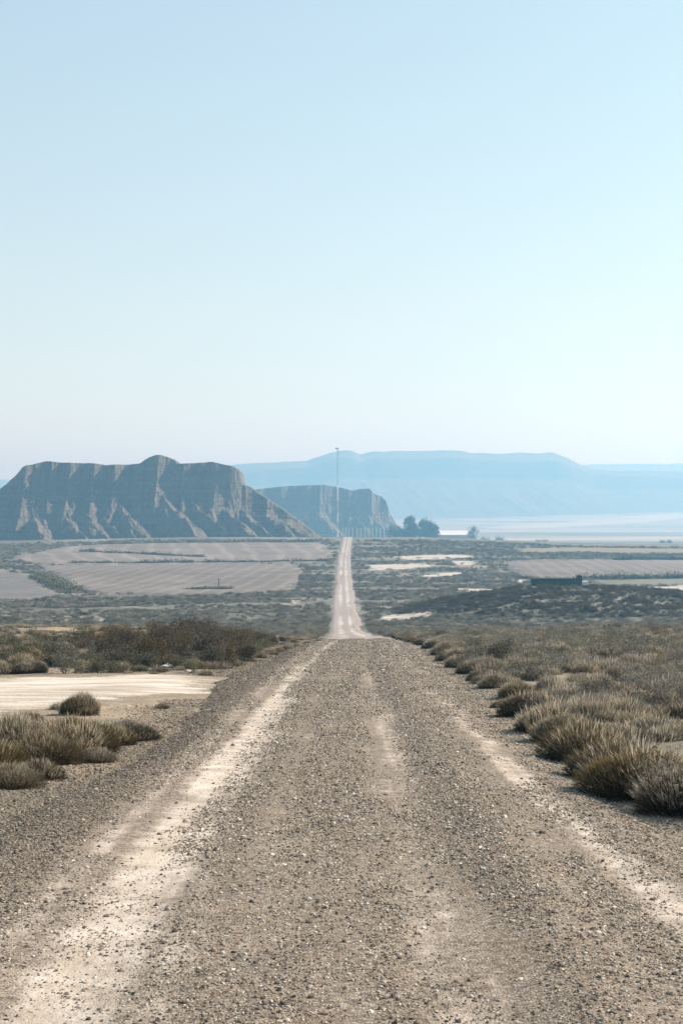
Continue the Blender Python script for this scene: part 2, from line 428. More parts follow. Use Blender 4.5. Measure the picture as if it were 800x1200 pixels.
ruts = -.028 * np.exp(-((U + 1.2) / .38) ** 2) - .018 * np.exp(-((U - .62) / .33) ** 2) - .018 * np.exp(-((U - 2.05) / .3) ** 2) \
       + .03 * np.exp(-((U - 1.15) / .25) ** 2) + .03 * np.exp(-((U + 2.2) / .45) ** 2)
bumps = .014 * fbm(U / .45, V / .6, 31, 3) + .02 * fbm(U / 1.6, V / 2.6, 36, 2)
ridge = .05 * np.exp(-((U + wl - .25) / .3) ** 2) + .05 * np.exp(-((U - wr + .25) / .3) ** 2)
edge = sstep(0, .9, U + wl) * sstep(0, .9, wr - U)
Z = road_z(V) + crown + (ruts + bumps) + ridge - (1 - edge) * .20
road_me = mesh_from('road', np.stack([U + road_x(ys)[:, None], V, Z], 2).reshape(-1, 3), [grid_faces(len(ys), len(us))], True,
                    {'uv_m': np.stack([U, V, U * 0], 2).reshape(-1, 3)})
road = tag(obj('road', road_me, M_ROAD), 'straight gravel road with pale wheel tracks running to the skyline', 'road', kind='structure')
def road_surface(x, y):
    u = x - road_x(y)
    r = -.028 * np.exp(-((u + 1.2) / .38) ** 2) - .018 * np.exp(-((u - .62) / .33) ** 2) - .018 * np.exp(-((u - 2.05) / .3) ** 2) \
        + .03 * np.exp(-((u - 1.15) / .25) ** 2) + .03 * np.exp(-((u + 2.2) / .45) ** 2)
    b = .014 * fbm(u / .45, y / .6, 31, 3) + .02 * fbm(u / 1.6, y / 2.6, 36, 2)
    return road_z(y) + .05 * (1 - (u / 3.2) ** 2) + r + b

# ------------------------------------------------------------------ flat patches laid on the land (path, fields, bare earth)
def seg_sd(poly, x, y):
    """signed distance to polygon, positive inside"""
    d = np.full(x.shape, 1e9); ins = np.zeros(x.shape, bool); n = len(poly)
    for i in range(n):
        x0, y0 = poly[i]; x1, y1 = poly[(i + 1) % n]
        ex, ey = x1 - x0, y1 - y0; L = ex * ex + ey * ey + 1e-9
        tt = np.clip(((x - x0) * ex + (y - y0) * ey) / L, 0, 1)
        d = np.minimum(d, np.hypot(x - x0 - tt * ex, y - y0 - tt * ey))
        c = (y0 > y) != (y1 > y)
        with np.errstate(divide='ignore', invalid='ignore'):
            xi = ex * (y - y0) / (ey if abs(ey) > 1e-9 else 1e-9) + x0
        ins ^= c & (x < xi)
    return np.where(ins, d, -d)
PATCHES = []
def patch(name, poly, material, label, lift, nx, ny, jit, jl, seed, cat=None, world=False):
    w = poly if world else [pix(*p)[:2] for p in poly]
    w = np.array(w)
    x0, y0 = w.min(0) - jit * 1.5; x1, y1 = w.max(0) + jit * 1.5
    gx, gy = np.meshgrid(np.linspace(x0, x1, nx), np.linspace(y0, y1, ny))
    sd = seg_sd(w, gx, gy) + jit * fbm(gx / jl, gy / jl, seed, 4)
    k = sstep(-jit * .35, jit * .35, sd)
    z = H(gx, gy) - lift * 3 + lift * 4 * k
    keep = (k > 0)
    a = grid_faces(ny, nx); kf = keep.ravel()[a].any(1)
    a = a[kf]
    used = np.unique(a); remap = np.full(nx * ny, -1); remap[used] = np.arange(len(used))
    me = mesh_from(name, np.stack([gx, gy, z], 2).reshape(-1, 3)[used], [remap[a]], True, {'edge': sstep(-jit * .3, jit * (3.6 if lift < .1 else .8), sd).ravel()[used]})
    o = tag(obj(name, me, material), label, cat or name.replace('_', ' '), kind='structure')
    PATCHES.append(w)
    return o
M_PATH = mat_bare('pale_dirt', (.37, .31, .24), (.56, .505, .43), .5)
M_BARE = mat_bare('white_earth', (.26, .225, .185), (.55, .50, .43), .35, (.13, .12, .095), (.07, .072, .055))
M_STRAW = mat_bare('straw_earth', (.20, .155, .095), (.34, .27, .17), .8)
patch('dirt_path', [(-6.0, 22.6), (-4.4, 24.2), (-3.2, 27.5), (-2.2, 30), (-2.2, 37), (-5, 37.6), (-8.2, 36.5), (-14, 36.0), (-40, 37), (-60, 41), (-60, 27), (-30, 21.5), (-14, 20.6)],
      M_PATH, 'pale side track joining the left edge of the gravel road', .035, 420, 160, .75, 1.2, 61, 'dirt path', world=True)
patch('grassland', [(-6, 738), (40, 736), (130, 737), (150, 745), (110, 752), (40, 756), (-6, 757)], M_STRAW,
      'straw coloured dry grass patch behind the low bushes on the left', .04, 120, 60, 1.6, 2.5, 62, 'dry grass')
MF1 = mat_field('fallow_field', (.115, .099, .084), (.205, .176, .152), rad(3.5), .058, 1.6)
MF2 = mat_field('stubble_field', (.13, .111, .093), (.23, .196, .168), rad(-8), .030, 9.0)
MF3 = mat_field('fallow_field_grey', (.11, .103, .095), (.165, .152, .14), rad(6), .06, 1.6)
MF4 = mat_field('straw_field', (.165, .148, .105), (.225, .198, .142), rad(80), .03)
patch('upper_field', [(14, 652), (75, 641), (160, 636.5), (260, 634.5), (378, 637), (389, 647), (387, 660), (240, 661.5), (120, 662.5), (40, 661)], MF2,
      'pale bare field below the big butte, far side of the hedge line', .30, 260, 120, 6, 11, 63, 'field')
patch('striped_field', [(44, 663), (150, 662.5), (260, 661.5), (347, 661), (352, 668), (345, 691), (300, 695.5), (200, 697), (120, 696), (92, 692), (75, 678)], MF1,
      'striped bare field left of the road, near side of the hedge line', .25, 260, 140, 5, 8, 64, 'field')
patch('corner_field', [(-30, 672), (28, 671), (50, 683), (70, 697), (40, 703), (-30, 703)], MF3,
      'small grey ploughed field at the far left edge', .22, 100, 80, 2.5, 8, 65, 'field')
patch('pale_field', [(590, 658), (640, 656), (840, 656), (840, 676), (700, 677), (618, 678), (598, 668)], MF1,
      'wide pinkish field right of the road, behind the dark hut', .28, 160, 90, 3, 12, 66, 'field')
patch('straw_field', [(606, 643), (700, 642), (840, 643.5), (840, 648.5), (700, 648), (610, 647.5)], MF4,
      'thin straw coloured strip field at the right skyline', .32, 120, 40, 3, 14, 67, 'field')
patch('green_field', [(690, 680), (840, 679), (840, 686), (720, 687)], mat_field('dull_green', (.115, .113, .085), (.175, .163, .122), rad(85), .05),
      'dull grey green strip of field right of the dark hut', .22, 100, 40, 2, 9, 68, 'field')
bare_px = [
    ([(432, 663.5), (470, 661), (512, 659.5), (514, 663.5), (486, 667), (434, 668.5)], 'long white bare strip right of the far road'),
    ([(482, 676), (505, 673), (540, 671), (542, 674.5), (500, 678.5)], 'thin white bare streak below the long strip'),
    ([(432, 724), (455, 721), (478, 717), (498, 715.5), (511, 718.5), (505, 723), (478, 727.5), (440, 729.5)], 'curved white bare patch of earth left of the mound'),
    ([(452, 711.5), (500, 710), (502, 712.5), (455, 714)], 'thin bare streak behind the curved white patch'),
    ([(462, 653), (500, 650.5), (548, 650), (558, 653), (530, 655.5), (470, 656.5)], 'white bare streak nearest the far trees on the right'),
    ([(527, 658), (556, 657), (560, 663), (533, 664)], 'small white bare patch near the pale field corner'),
    ([(536, 690), (580, 691), (585, 694), (538, 694.5)], 'white bare streak beside the mound foot'),
    ([(676, 719), (700, 718), (702, 721), (680, 722.5)], 'small white bare scar low on the mound'),
    ([(336, 704), (346, 701), (352, 710), (348, 716), (340, 713)], 'pale bare scar on the slope left of the road dip'),
    ([(604, 680.5), (622, 679.5), (622, 682), (606, 682.8)], 'white bare earth left of the dark hut'),
    ([(742, 688), (800, 686), (830, 687), (830, 690), (750, 692)], 'pale bare streak behind the mound at right'),
    ([(700, 655.5), (752, 653.4), (754, 655), (704, 656.6)], 'thin white streak along the far edge of the pale field'),
]
for i, (p, lb) in enumerate(bare_px):
    patch('bare_ground', p, M_BARE, lb, .16, 90, 60, 3.0 if p[0][1] > 668 else 6.5, 6 if p[0][1] > 668 else 12, 80 + i, 'bare ground')
# ------------------------------------------------------------------ buttes and mesas
def far_patch():
    w = np.array([pix(*p)[:2] for p in [(548, 620), (600, 616.5), (640, 613.5), (720, 607), (800, 601.5), (870, 600.5), (870, 606.5), (800, 609), (720, 615), (640, 619), (590, 621)]])
    return w
def ridge_land(name, dist, sil, base_py, depth, material, label, res, spur, wl, skew, seed, cliff=.62, strata=5.0, cap=.86, ends=0.0):
    sx = np.array([p[0] for p in sil], float); sy = np.array([p[1] for p in sil], float)
    xs = (sx - 400) / F * dist; zs = (YH - sy) / F * dist + EYE
    zb = EYE - (base_py - YH) / F * dist
    x0, x1 = xs.min(), xs.max()
    gx = np.arange(x0, x1 + res, res); gy = np.arange(-depth * .75, depth * .75, res * 1.1)
    Xg, Yg = np.meshgrid(gx, gy)
    top = np.interp(Xg, xs, zs) - zb
    top = top * (1 + .012 * fbm(Xg / (wl * .25), Yg / (wl * .3), seed + 50, 3))
    tmax = top.max()
    # distance in front of the rim: 0 at the foot, 1 at the rim
    L = depth * .5
    f = (Yg + depth * .62) / L
    down = np.clip(1 - f, 0, 1.3)
    xx = Xg - skew * L * (.4 * down + 1.3 * np.clip(down - .3, 0, 2))
    r1 = ridged(xx / wl, down * .35 + 3, seed, 3)
    r2 = ridged(xx / (wl * .33), down * .5 + 9, seed + 7, 3)
    big = fbm(Xg / (wl * 2.4), 0 * Xg + 1.5, seed + 13, 2)
    r3 = ridged(xx / (wl * .13), down * .8 + 2, seed + 9, 3)
    wl_ = sstep(.22, .6, down)
    ff = f + spur * ((.52 * r1 + .5 * big) * (.42 + .58 * wl_) + (.46 * r2 + .26 * r3) * (.10 + .90 * wl_)) * (1 - .72 * sstep(.7, 1.15, down))
    ff = np.clip(ff, 0, None)
    prof = np.interp(ff, [0, .10, .40, .62, .72, .80, 1.0, 1.25, 3], [0, .035, .27, .48, .60, cap, .985, 1, 1])
    back = 1 - sstep(.42, .74, Yg / depth)
    h = top * prof
    # hard and soft beds: step the slope a little
    h = h + (prof > .05) * np.minimum(1, top / (.4 * tmax)) * (strata * .035) * np.sin(h * 2 * np.pi / strata + .6 * fbm(Xg / wl, Yg / wl, seed + 3, 2))
    h = h + sstep(.02, .3, prof) * .020 * tmax * fbm(Xg / (wl * .12), Yg / (wl * .12), seed + 21, 3)
    h = h * back
    Zg = zb - .8 + h - (1 - back) * 6 - 3 * (ff <= 0.0)
    yoff = dist
    me = mesh_from(name, np.stack([Xg, Yg, Zg], 2).reshape(-1, 3), [grid_faces(len(gy), len(gx))], False)
    o = obj(name, me, material); o.location = (0, yoff + depth * .12, 0)
    return tag(o, label, 'hill', kind='structure')
patch('pale_plain', far_patch(), mat_bare('pale_plain_earth', (.27, .24, .20), (.43, .39, .335), .01, (.14, .135, .11), (.11, .11, .09)),
      'long pale streak of bare plain below the mesa at right', 2.0, 140, 120, 40, 120, 97, 'bare plain', world=True)
def butte_land(name, dist, sil, base_py, reach, material, label, res, pitch, lean, seed, cliff=.60, back_w=60):
    """cliff-rimmed butte: a steep rim wall with buttresses, and sharp clay spurs fanning out below it"""
    r = np.random.default_rng(seed)
    sx = np.array([p[0] for p in sil], float); sy = np.array([p[1] for p in sil], float)
    xs = (sx - 400) / F * dist; zs = (YH - sy) / F * dist + EYE; zb = EYE - (base_py - YH) / F * dist
    gx = np.arange(xs.min(), xs.max() + res, res); gy = np.arange(-reach * 1.25, back_w * 1.5, res)
    X0, Y0 = np.meshgrid(gx, gy)
    Xw = X0 + 3.0 * fbm(X0 / 16, Y0 / 16, seed, 3); Yw = Y0 + 3.0 * fbm(X0 / 14 + 40, Y0 / 14, seed + 1, 3)
    topf = lambda x: np.interp(x, xs, zs) - zb
    top = topf(X0); tmax = top.max()
    # spur roots along the rim
    roots = []; x = xs.min() - 40
    while x < xs.max() + 20:
        roots.append((x, r.uniform(.85, 1.15) if len(roots) % 3 == 0 else r.uniform(.55, .90))); x += pitch * r.uniform(.65, 1.4)
    butt = np.zeros_like(X0)
    for xr, q in roots: butt = np.maximum(butt, (q - .4) * np.exp(-np.abs(X0 - xr) / (pitch * .42)))
    rim = -7.0 * butt / .6 + 3.5 * fbm(X0 / 22, Y0 * 0 + 2, seed + 2, 3) + .8 * ridged(X0 / 5.5, Y0 * 0 + Y0 / 60, seed + 4, 3)
    d = rim - Yw                       # metres in front of the rim
    # wall: rounded top, sheer band, then a 45 degree skirt
    hc = 1 - cliff
    wall = np.where(d < 0, top, np.where(d < 7, top - (top * hc) * (np.clip(d, 0, 7) / 7) ** .62, top * cliff - (d - 7) * 1.05))
    ledge = .35 * tmax * .02 * np.sin(wall * 2.1 + 1.5 * fbm(X0 / 18, Y0 / 18, seed + 6, 2))
    h = wall + np.where((d > 0) & (d < 14), ledge * 2.2, 0)
    for xr, q in roots:
        L = reach * q * r.uniform(.85, 1.1); h0 = cliff * topf(xr) * min(1.0, .72 + .3 * q) * r.uniform(.72, 1.12); k = r.uniform(.72, .98); lo = lean * r.uniform(.6, 1.35)
        y0 = -4.0
        t_ = np.clip((y0 - Yw) / L, -.05, 1.3)
        xc = xr + lo * L * np.clip(t_, 0, 2) + 1.8 * fbm(Y0 / 9, Y0 * 0 + xr, seed + 8, 3)
        crest = h0 * (1 - np.clip(t_, 0, 1.3)) ** 1.12 if False else h0 * np.clip(1 - t_, 0, 1) ** 1.15
        z = crest - k * np.abs(Xw - xc) - 60 * np.clip(-(y0 - Yw) / 20, 0, 1) - 30 * np.clip(t_ - 1, 0, 1)
        h = np.maximum(h, z)
    # small ribs and rills running down the flanks
    low = sstep(.02, .18, h / tmax) * (1 - sstep(.58, .72, h / np.maximum(top, 1)))
    h = h + low * (1.9 * ridged((X0 + .45 * Y0) / 4.4, (Y0 - .45 * X0) / 16.0, seed + 10, 3) + .45 * fbm(X0 / 2.2, Y0 / 3.0, seed + 12, 2)) * tmax / 52
    h = h + (1 - low) * sstep(.3, .6, h / tmax) * .25 * fbm(X0 / 3, Y0 / 3, seed + 13, 3)
    fan = .06 * tmax * np.exp(-np.clip(-(Y0 + reach * .35), 0, None) / (reach * .35)) + .5 * fbm(X0 / 8, Y0 / 8, seed + 15, 3)
    h = np.maximum(h, fan * np.minimum(1, top / 12))
    b = 1 - sstep(back_w * .5, back_w * 1.4, Y0)
    front = sstep(-reach * 1.25, -reach * 1.1, Y0)
    Z0 = zb - 1.2 + h * b - (1 - b) * 8 - (1 - front) * 4 - 3 * (1 - sstep(0, 6, top))
    o = obj(name, mesh_from(name, np.stack([X0, Y0, Z0], 2).reshape(-1, 3), [grid_faces(len(gy), len(gx))], False), material)
    o.location = (0, dist, 0)
    return tag(o, label, 'hill', kind='structure')
M_B1 = mat_butte('eroded_clay')
butte_land('butte_hill', 900, [(-150, 632), (-95, 612), (-40, 592), (-10, 577), (0, 571), (22, 553), (28, 545.5), (55, 538), (70, 540), (110, 541), (125, 543), (150, 542), (164, 541), (169, 537), (175, 533.5), (181, 531.4), (185, 531), (190, 531.4), (198, 534), (204, 537.5), (208, 541.5), (235, 540), (248, 539), (275, 545), (281, 551), (284, 566), (292, 568), (305, 577), (330, 594), (350, 608), (365, 620), (378, 629), (395, 636)],
           636, 88, M_B1, 'big gullied clay butte with flat top on the left', .66, 12, .55, 101)
butte_land('far_butte_hill', 1500, [(230, 590), (290, 574), (310, 571), (340, 568), (380, 567), (398, 570), (412, 573.5), (422, 571.5), (433, 571.5), (437, 577), (447, 580.5), (452, 586), (457, 601), (463, 611), (468, 619), (478, 630), (488, 636)],
           632, 95, M_B1, 'smaller hazy butte behind the mast in the centre', .9, 19, .4, 131)
M_B2 = mat_butte('mesa_clay')
ridge_land('mesa_hill', 4000, [(60, 600), (140, 566), (230, 548), (278, 543.5), (320, 541), (360, 539), (385, 530), (400, 527), (412, 527), (422, 531), (440, 528), (540, 527), (552, 530), (650, 530), (662, 535), (680, 544), (695, 549.5), (720, 551), (735, 550.5), (800, 552), (860, 552), (980, 560), (1100, 590)],
           610, 700, M_B2, 'long pale blue flat topped mesa across the horizon', 5.0, .07, 330, .3, 151, strata=24)
ridge_land('horizon_hill', 5600, [(560, 585), (620, 556), (650, 546), (700, 543.5), (760, 543), (820, 542.5), (900, 544), (1050, 560), (1200, 600)],
           608, 700, M_B2, 'faintest ridge on the horizon above the right end of the mesa', 9.0, .3, 260, .2, 171, strata=30)
ridge_land('horizon_hill', 5600, [(-400, 600), (-250, 570), (-100, 562), (-20, 561), (8, 562), (30, 566), (80, 580), (130, 604)],
           608, 600, M_B2, 'faint blue ridge peeping out left of the big butte', 9.0, .3, 240, .2, 181, strata=30)

# ------------------------------------------------------------------ plants: mesh makers
def blade_arrays(n, rb, L0, L1, lean, w, rng, droop=.5, lobes=0.0):
    ph = rng.uniform(0, 2 * np.pi, n); rr = np.sqrt(rng.uniform(0, 1, n)); r0 = rb * rr
    L = rng.uniform(L0, L1, n)
    if lobes: L = L * (1 + lobes * np.sin(ph * 3 + rng.uniform(0, 6)))
    th = rr * lean * rng.uniform(.5, 1.15, n) + rng.normal(0, .10, n)
    ph2 = ph + rng.normal(0, .35, n)
    dx, dy = np.cos(ph2), np.sin(ph2)
    pts = []
    for tt in (0, .5, 1):
        a = th * (1 + droop * tt)
        pts.append(np.stack([np.cos(ph) * r0 + dx * np.sin(a) * L * tt, np.sin(ph) * r0 + dy * np.sin(a) * L * tt, np.cos(a) * L * tt - .02], 1))
    wa = rng.uniform(0, np.pi, n); wv = np.stack([np.cos(wa), np.sin(wa), 0 * wa], 1) * w * .5 * rng.uniform(.7, 1.3, n)[:, None]
    v = np.stack([pts[0] - wv, pts[0] + wv, pts[1] - wv * .85, pts[1] + wv * .85, pts[2]], 1).reshape(-1, 3)
    b = np.arange(n)[:, None] * 5
    q = b + np.array([[0, 1, 3, 2]]); tr = b + np.array([[2, 3, 4]])
    tv = np.tile([0, 0, .5, .5, 1.0], n) * np.repeat(rng.uniform(.65, 1.1, n), 5)
    return v, q, tr, tv
def blades_mesh(name, args_list, rng):
    V = []; Q = []; T = []; A = []; k = 0
    for a in args_list:
        v, q, t3, tv = dome_arrays(**a, rng=rng) if 'R' in a else blade_arrays(**a, rng=rng)
        V.append(v); Q.append(q + k); T.append(t3 + k); A.append(tv); k += len(v)
    return mesh_from(name, np.concatenate(V), [np.concatenate(Q), np.concatenate(T)], False, {'t': np.concatenate(A)})
def dome_arrays(n, R, Hh, L0, L1, w, rng, up=.55, nlob=5, fill=.35, zmin=-9):
    lob = []
    for i in range(nlob):
        ph = rng.uniform(0, 2 * np.pi); r_ = R * (.0 if i == 0 else rng.uniform(.25, .52))
        lob.append((r_ * np.cos(ph), r_ * np.sin(ph), R * (.68 if i == 0 else rng.uniform(.36, .55)), Hh * (.80 if i == 0 else rng.uniform(.45, .72))))
    k = rng.integers(0, nlob, n); lob = np.array(lob)[k]
    d = rng.normal(size=(n, 3)); d /= np.linalg.norm(d, axis=1)[:, None]; d[:, 2] = np.abs(d[:, 2]) * 1.0 - .08
    if zmin > 0: d[:, 2] = np.maximum(d[:, 2], zmin * rng.uniform(.6, 1.3, n)); d /= np.linalg.norm(d, axis=1)[:, None]
    q = np.where(rng.uniform(0, 1, n) < fill, rng.uniform(.2, .9, n), rng.uniform(.86, 1.0, n))
    p = np.stack([lob[:, 0] + d[:, 0] * lob[:, 2] * q, lob[:, 1] + d[:, 1] * lob[:, 2] * q, np.maximum(-.03, d[:, 2] * lob[:, 3] * q)], 1)
    dr = d + np.array([0, 0, up]) + rng.normal(0, .22, (n, 3)); dr[:, 2] = np.maximum(dr[:, 2], .02); dr /= np.linalg.norm(dr, axis=1)[:, None]
    L = rng.uniform(L0, L1, n)
    dd = dr.copy(); dd[:, 2] -= .25; dd /= np.linalg.norm(dd, axis=1)[:, None]
    p1 = p + dr * (L * .5)[:, None]; p2 = p1 + dd * (L * .5)[:, None]
    wv = np.cross(dr, rng.normal(size=(n, 3))); wv /= np.linalg.norm(wv, axis=1)[:, None] + 1e-9
    wv = wv * (w * .5 * rng.uniform(.7, 1.3, n))[:, None]
    v = np.stack([p - wv, p + wv, p1 - wv * .85, p1 + wv * .85, p2], 1).reshape(-1, 3)
    b = np.arange(n)[:, None] * 5
    lift = np.clip(p[:, 2] / Hh, 0, 1) * .45 + (q > .85) * .12  # painted shade: low and inner blades darker, dome top and outside paler
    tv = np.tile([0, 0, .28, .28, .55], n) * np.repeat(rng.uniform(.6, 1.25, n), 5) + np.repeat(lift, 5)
    return v, b + np.array([[0, 1, 3, 2]]), b + np.array([[2, 3, 4]]), np.clip(tv, 0, 1)
def leaf_arrays(centres, size, rng, tval, elong=1.5):
    n = len(centres)
    a = rng.normal(size=(n, 3)); a /= np.linalg.norm(a, axis=1)[:, None]
    b = np.cross(a, rng.normal(size=(n, 3))); b /= np.linalg.norm(b, axis=1)[:, None] + 1e-9
    s = size * rng.uniform(.6, 1.4, n)[:, None]
    v = np.stack([centres - a * s * elong, centres + b * s * .6, centres + a * s * elong, centres - b * s * .6], 1).reshape(-1, 3)
    q = np.arange(n)[:, None] * 4 + np.array([[0, 1, 2, 3]])
    return v, q, np.repeat(tval, 4)
def shrub_meshes(name, R, Hh, nl, leaf, rng, nlob=9, upright=.3, stem_n=9, ground_skirt=.05):
    """uneven leafy crown made of clumps around branch tips, and its bare stems"""
    mb = MB(); cs = []; tv = []
    lobes = []
    for i in range(nlob):
        ph = rng.uniform(0, 2 * np.pi); rr = R * np.sqrt(rng.uniform(.02, .8)); zz = Hh * rng.uniform(.28, .82) * (1 - .35 * (rr / R) ** 2)
        lobes.append((np.array([rr * np.cos(ph), rr * np.sin(ph), zz]), rng.uniform(.30, .55) * min(R, Hh)))
    for c, lr in lobes:
        m = int(nl / nlob)
        d = rng.normal(size=(m, 3)); d /= np.linalg.norm(d, axis=1)[:, None]
        rad_ = lr * rng.uniform(.25, 1.0, m) ** .55
        sub = 1 + .28 * np.sin(d[:, 0] * 7 + c[0] * 9) * np.sin(d[:, 1] * 6 + c[1] * 5) + .25 * np.sin(d[:, 2] * 8)
        p = c + d * (rad_ * sub)[:, None] * np.array([1, 1, .9 + upright * .4])
        p[:, 2] = np.where(p[:, 2] < ground_skirt, ground_skirt + np.abs(rng.normal(0, .06, m)) * Hh, p[:, 2])
        cs.append(p); tv.append(np.clip(.55 + rng.normal(0, .28, m), 0, 1))
        base = np.array([c[0] * .12, c[1] * .12, -.03])
        midp = (base + c) * .5 + rng.normal(0, .06 * R, 3)
        mb.tube([base, midp, c + np.array([0, 0, lr * .4])], [.022 * Hh, .014 * Hh, .004 * Hh], 5)
        for k in range(3):
            e = c + rng.normal(0, lr * .6, 3)
            mb.tube([midp, (midp + e) / 2 + rng.normal(0, .03 * R, 3), e], [.010 * Hh, .007 * Hh, .003 * Hh], 4)
    C_ = np.concatenate(cs); T_ = np.concatenate(tv)
    v, q, a = leaf_arrays(C_, leaf, rng, T_)
    return mesh_from(name + '_foliage', v, [q], False, {'t': a}), mb.mesh(name + '_stems')

def protos():
    P = {}
    P['tussock'] = []
    for i in range(5):
        r = np.random.default_rng(200 + i)
        lv = blades_mesh('tussock_leaves', [dict(n=12000, R=.50, Hh=.44, L0=.06, L1=.135, w=.0050, nlob=9, up=.40),
                                            dict(n=110, rb=.26, L0=.36, L1=.52, lean=1.1, w=.0045, droop=.3)], r)
        st = blades_mesh('tussock_stalks', [dict(n=2000, R=.47, Hh=.455, L0=.05, L1=.13, w=.0055, up=1.0, nlob=9, fill=.1, zmin=.45)], r)  # dry stalks kept to the crown; their pale colour also paints backlit tips
        P['tussock'].append((lv, st))
    P['scrub'] = []
    for i in range(5):
        r = np.random.default_rng(300 + i)
        lv = blades_mesh('scrub_leaves', [dict(n=1100, R=.38, Hh=.26, L0=.07, L1=.17, w=.0085, nlob=6, up=.7)], r)
        st = blades_mesh('scrub_stalks', [dict(n=260, R=.36, Hh=.28, L0=.07, L1=.17, w=.010, up=1.2, nlob=6)], r)
        P['scrub'].append((lv, st))
    P['shrub'] = [shrub_meshes('shrub', .62, 1.0, 5200, .0145, np.random.default_rng(400 + i), 7) for i in range(5)]
    P['herb'] = [shrub_meshes('herb', .45, .5, 2600, .0125, np.random.default_rng(450 + i), 8) for i in range(4)]
    P['silver'] = P['tussock']
    P['steppe'] = [shrub_meshes('steppe', .5, .48, 2400, .0125, np.random.default_rng(480 + i), 11) for i in range(4)]
    return P
P = protos()
STEM_MAT = M_WOOD
KIND = {
    'tussock': ('grass_tussock', 'leaves', 'dry_stalks', M_TUSS, M_STALK, 'grass tussock'),
    'silver': ('grass_tussock', 'leaves', 'dry_stalks', M_SILVER, M_SSTALK, 'grass tussock'),
    'steppe': ('steppe_shrub', 'foliage', 'stems', M_STEPPE, M_WOOD, 'shrub'),
    'scrub': ('scrub_bush', 'leaves', 'dry_stalks', M_SCRUB, M_STALK, 'scrub bush'),
    'shrub': ('olive_shrub', 'foliage', 'stems', M_SHRUB, M_WOOD, 'shrub'),
    'herb': ('low_shrub', 'foliage', 'stems', M_GREEN, M_WOOD, 'low shrub'),
}
FIRST = {}
def plant(kind, x, y, sc, label, group, var=None, squash=1.0, sink=.0, tilt=0.0, z=None):
    nm, a, b, ma, mb_, cat = KIND[kind]
    v = int(rng.integers(len(P[kind]))) if var is None else var % len(P[kind])
    zz = float(H(x, y)) if z is None else z
    o = empty(nm, (x, y, zz - sink), label, cat, group, float(rng.uniform(0, 6.28)))
    o.scale = (sc, sc, sc * squash)
    if tilt: o.rotation_euler = (float(rng.normal(0, tilt)), float(rng.normal(0, tilt)), o.rotation_euler[2])
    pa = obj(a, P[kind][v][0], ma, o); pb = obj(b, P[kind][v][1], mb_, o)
    FIRST.setdefault((kind, v), (pa, pb))
    return o
def edge_z(x, y):
    return float(max(H(x, y), road_surface(np.array(x), np.array(y)) - .05 if -road_left(y) + .5 < x - road_x(y) < road_right(y) - .5 else -1e9))

ORD = ['first', 'second', 'third', 'fourth', 'fifth', 'sixth', 'seventh', 'eighth', 'ninth', 'tenth', 'eleventh', 'twelfth', 'thirteenth', 'fourteenth', 'fifteenth', 'sixteenth',
       'seventeenth', 'eighteenth', 'nineteenth', 'twentieth', 'twenty-first', 'twenty-second', 'twenty-third', 'twenty-fourth', 'twenty-fifth', 'twenty-sixth']
# row along the right verge: (px of the foot, py of the foot, height in px)
verge = [(806, 951, 66), (762, 934, 74), (727, 911, 62), (688, 888, 56), (664, 868, 42), (642, 857, 40), (622, 838, 36), (592, 829, 17), (606, 818, 26),
         (578, 806, 20), (566, 797, 18), (552, 789, 20), (538, 781, 18), (528, 774, 17), (521, 767, 19), (507, 760, 14), (496, 756, 11), (483, 753, 10), (470, 751.5, 8)]
for i, (px, py, hp) in enumerate(verge):
    x, y, z = pix(px, py); h = hp / F * y; sc = h / .43
    dark = 'short dark' if i == 7 else ('pale tipped' if i % 3 else 'dark bellied')
    plant('tussock', x, y, sc, f'{dark} grass tussock, {ORD[i]} from the near end of the right verge row', 'grass tussocks along the right verge', i, .92 if i != 7 else .8, .02)
# cluster on the left in front of the pale side track
left = [(96, 838, 33, 'silver', 'tall upright brown green tussock at the back of the left roadside clump'),
        (88, 882, 50, 'silver', 'big silvery green tussock in the middle of the left roadside clump'),
        (52, 893, 44, 'silver', 'rounded grey green tussock left of the big silvery one'),
        (148, 866, 28, 'silver', 'dark tussock leaning toward the gravel, right end of the left clump'),
        (128, 872, 30, 'silver', 'pale straw tussock between the silvery and the dark one'),
        (14, 878, 50, 'silver', 'dark tall tussock at the left picture edge'),
        (12, 922, 34, 'silver', 'small green tussock nearest the gravel at the left picture edge'),
        (44, 913, 30, 'silver', 'small spiky green tussock on the gravel edge below the rounded one'),
        (68, 866, 30, 'silver', 'half hidden straw tussock behind the big silvery one'),
        (30, 856, 28, 'silver', 'straw tussock bordering the pale side track on the left'),
        (164, 861, 14, 'silver', 'lowest flattened tussock at the right tip of the left clump'),
        (112, 893, 22, 'silver', 'small olive tussock at the foot of the big silvery one'),
        (-14, 902, 46, 'silver', 'wide tussock cut by the left picture edge')]
for i, (px, py, hp, k, lb) in enumerate(left):
    x, y, z = pix(px, py); h = hp / F * y
    sq = 1.45 if i == 0 else (.75 if i == 3 else 1.0)
    plant(k, x, y, h / .43 / sq, lb, 'grass tussocks in the left roadside clump', i + 2, sq, .02)

far_left = [(372, 754, 8), (360, 757, 9), (349, 759.5, 10), (338, 762, 11), (327, 764.5, 9), (316, 767, 12), (303, 771, 11), (289, 775, 12), (274, 779, 11), (262, 783, 12)]
for i, (px, py, hp) in enumerate(far_left):
    x, y, z = pix(px, py); h = hp / F * y
    plant('tussock', x, y, h / .46, f'{"straw" if i % 2 else "dark"} small tussock, {ORD[i]} from the crest along the left road edge', 'small tussocks along the left road edge', i, .9, .02)
def lateral_free(x, y, pad=.3):
    u = x - road_x(y)
    return (u < -road_left(y) - pad) | (u > road_right(y) + pad)
PATH_POLY = PATCHES[0]
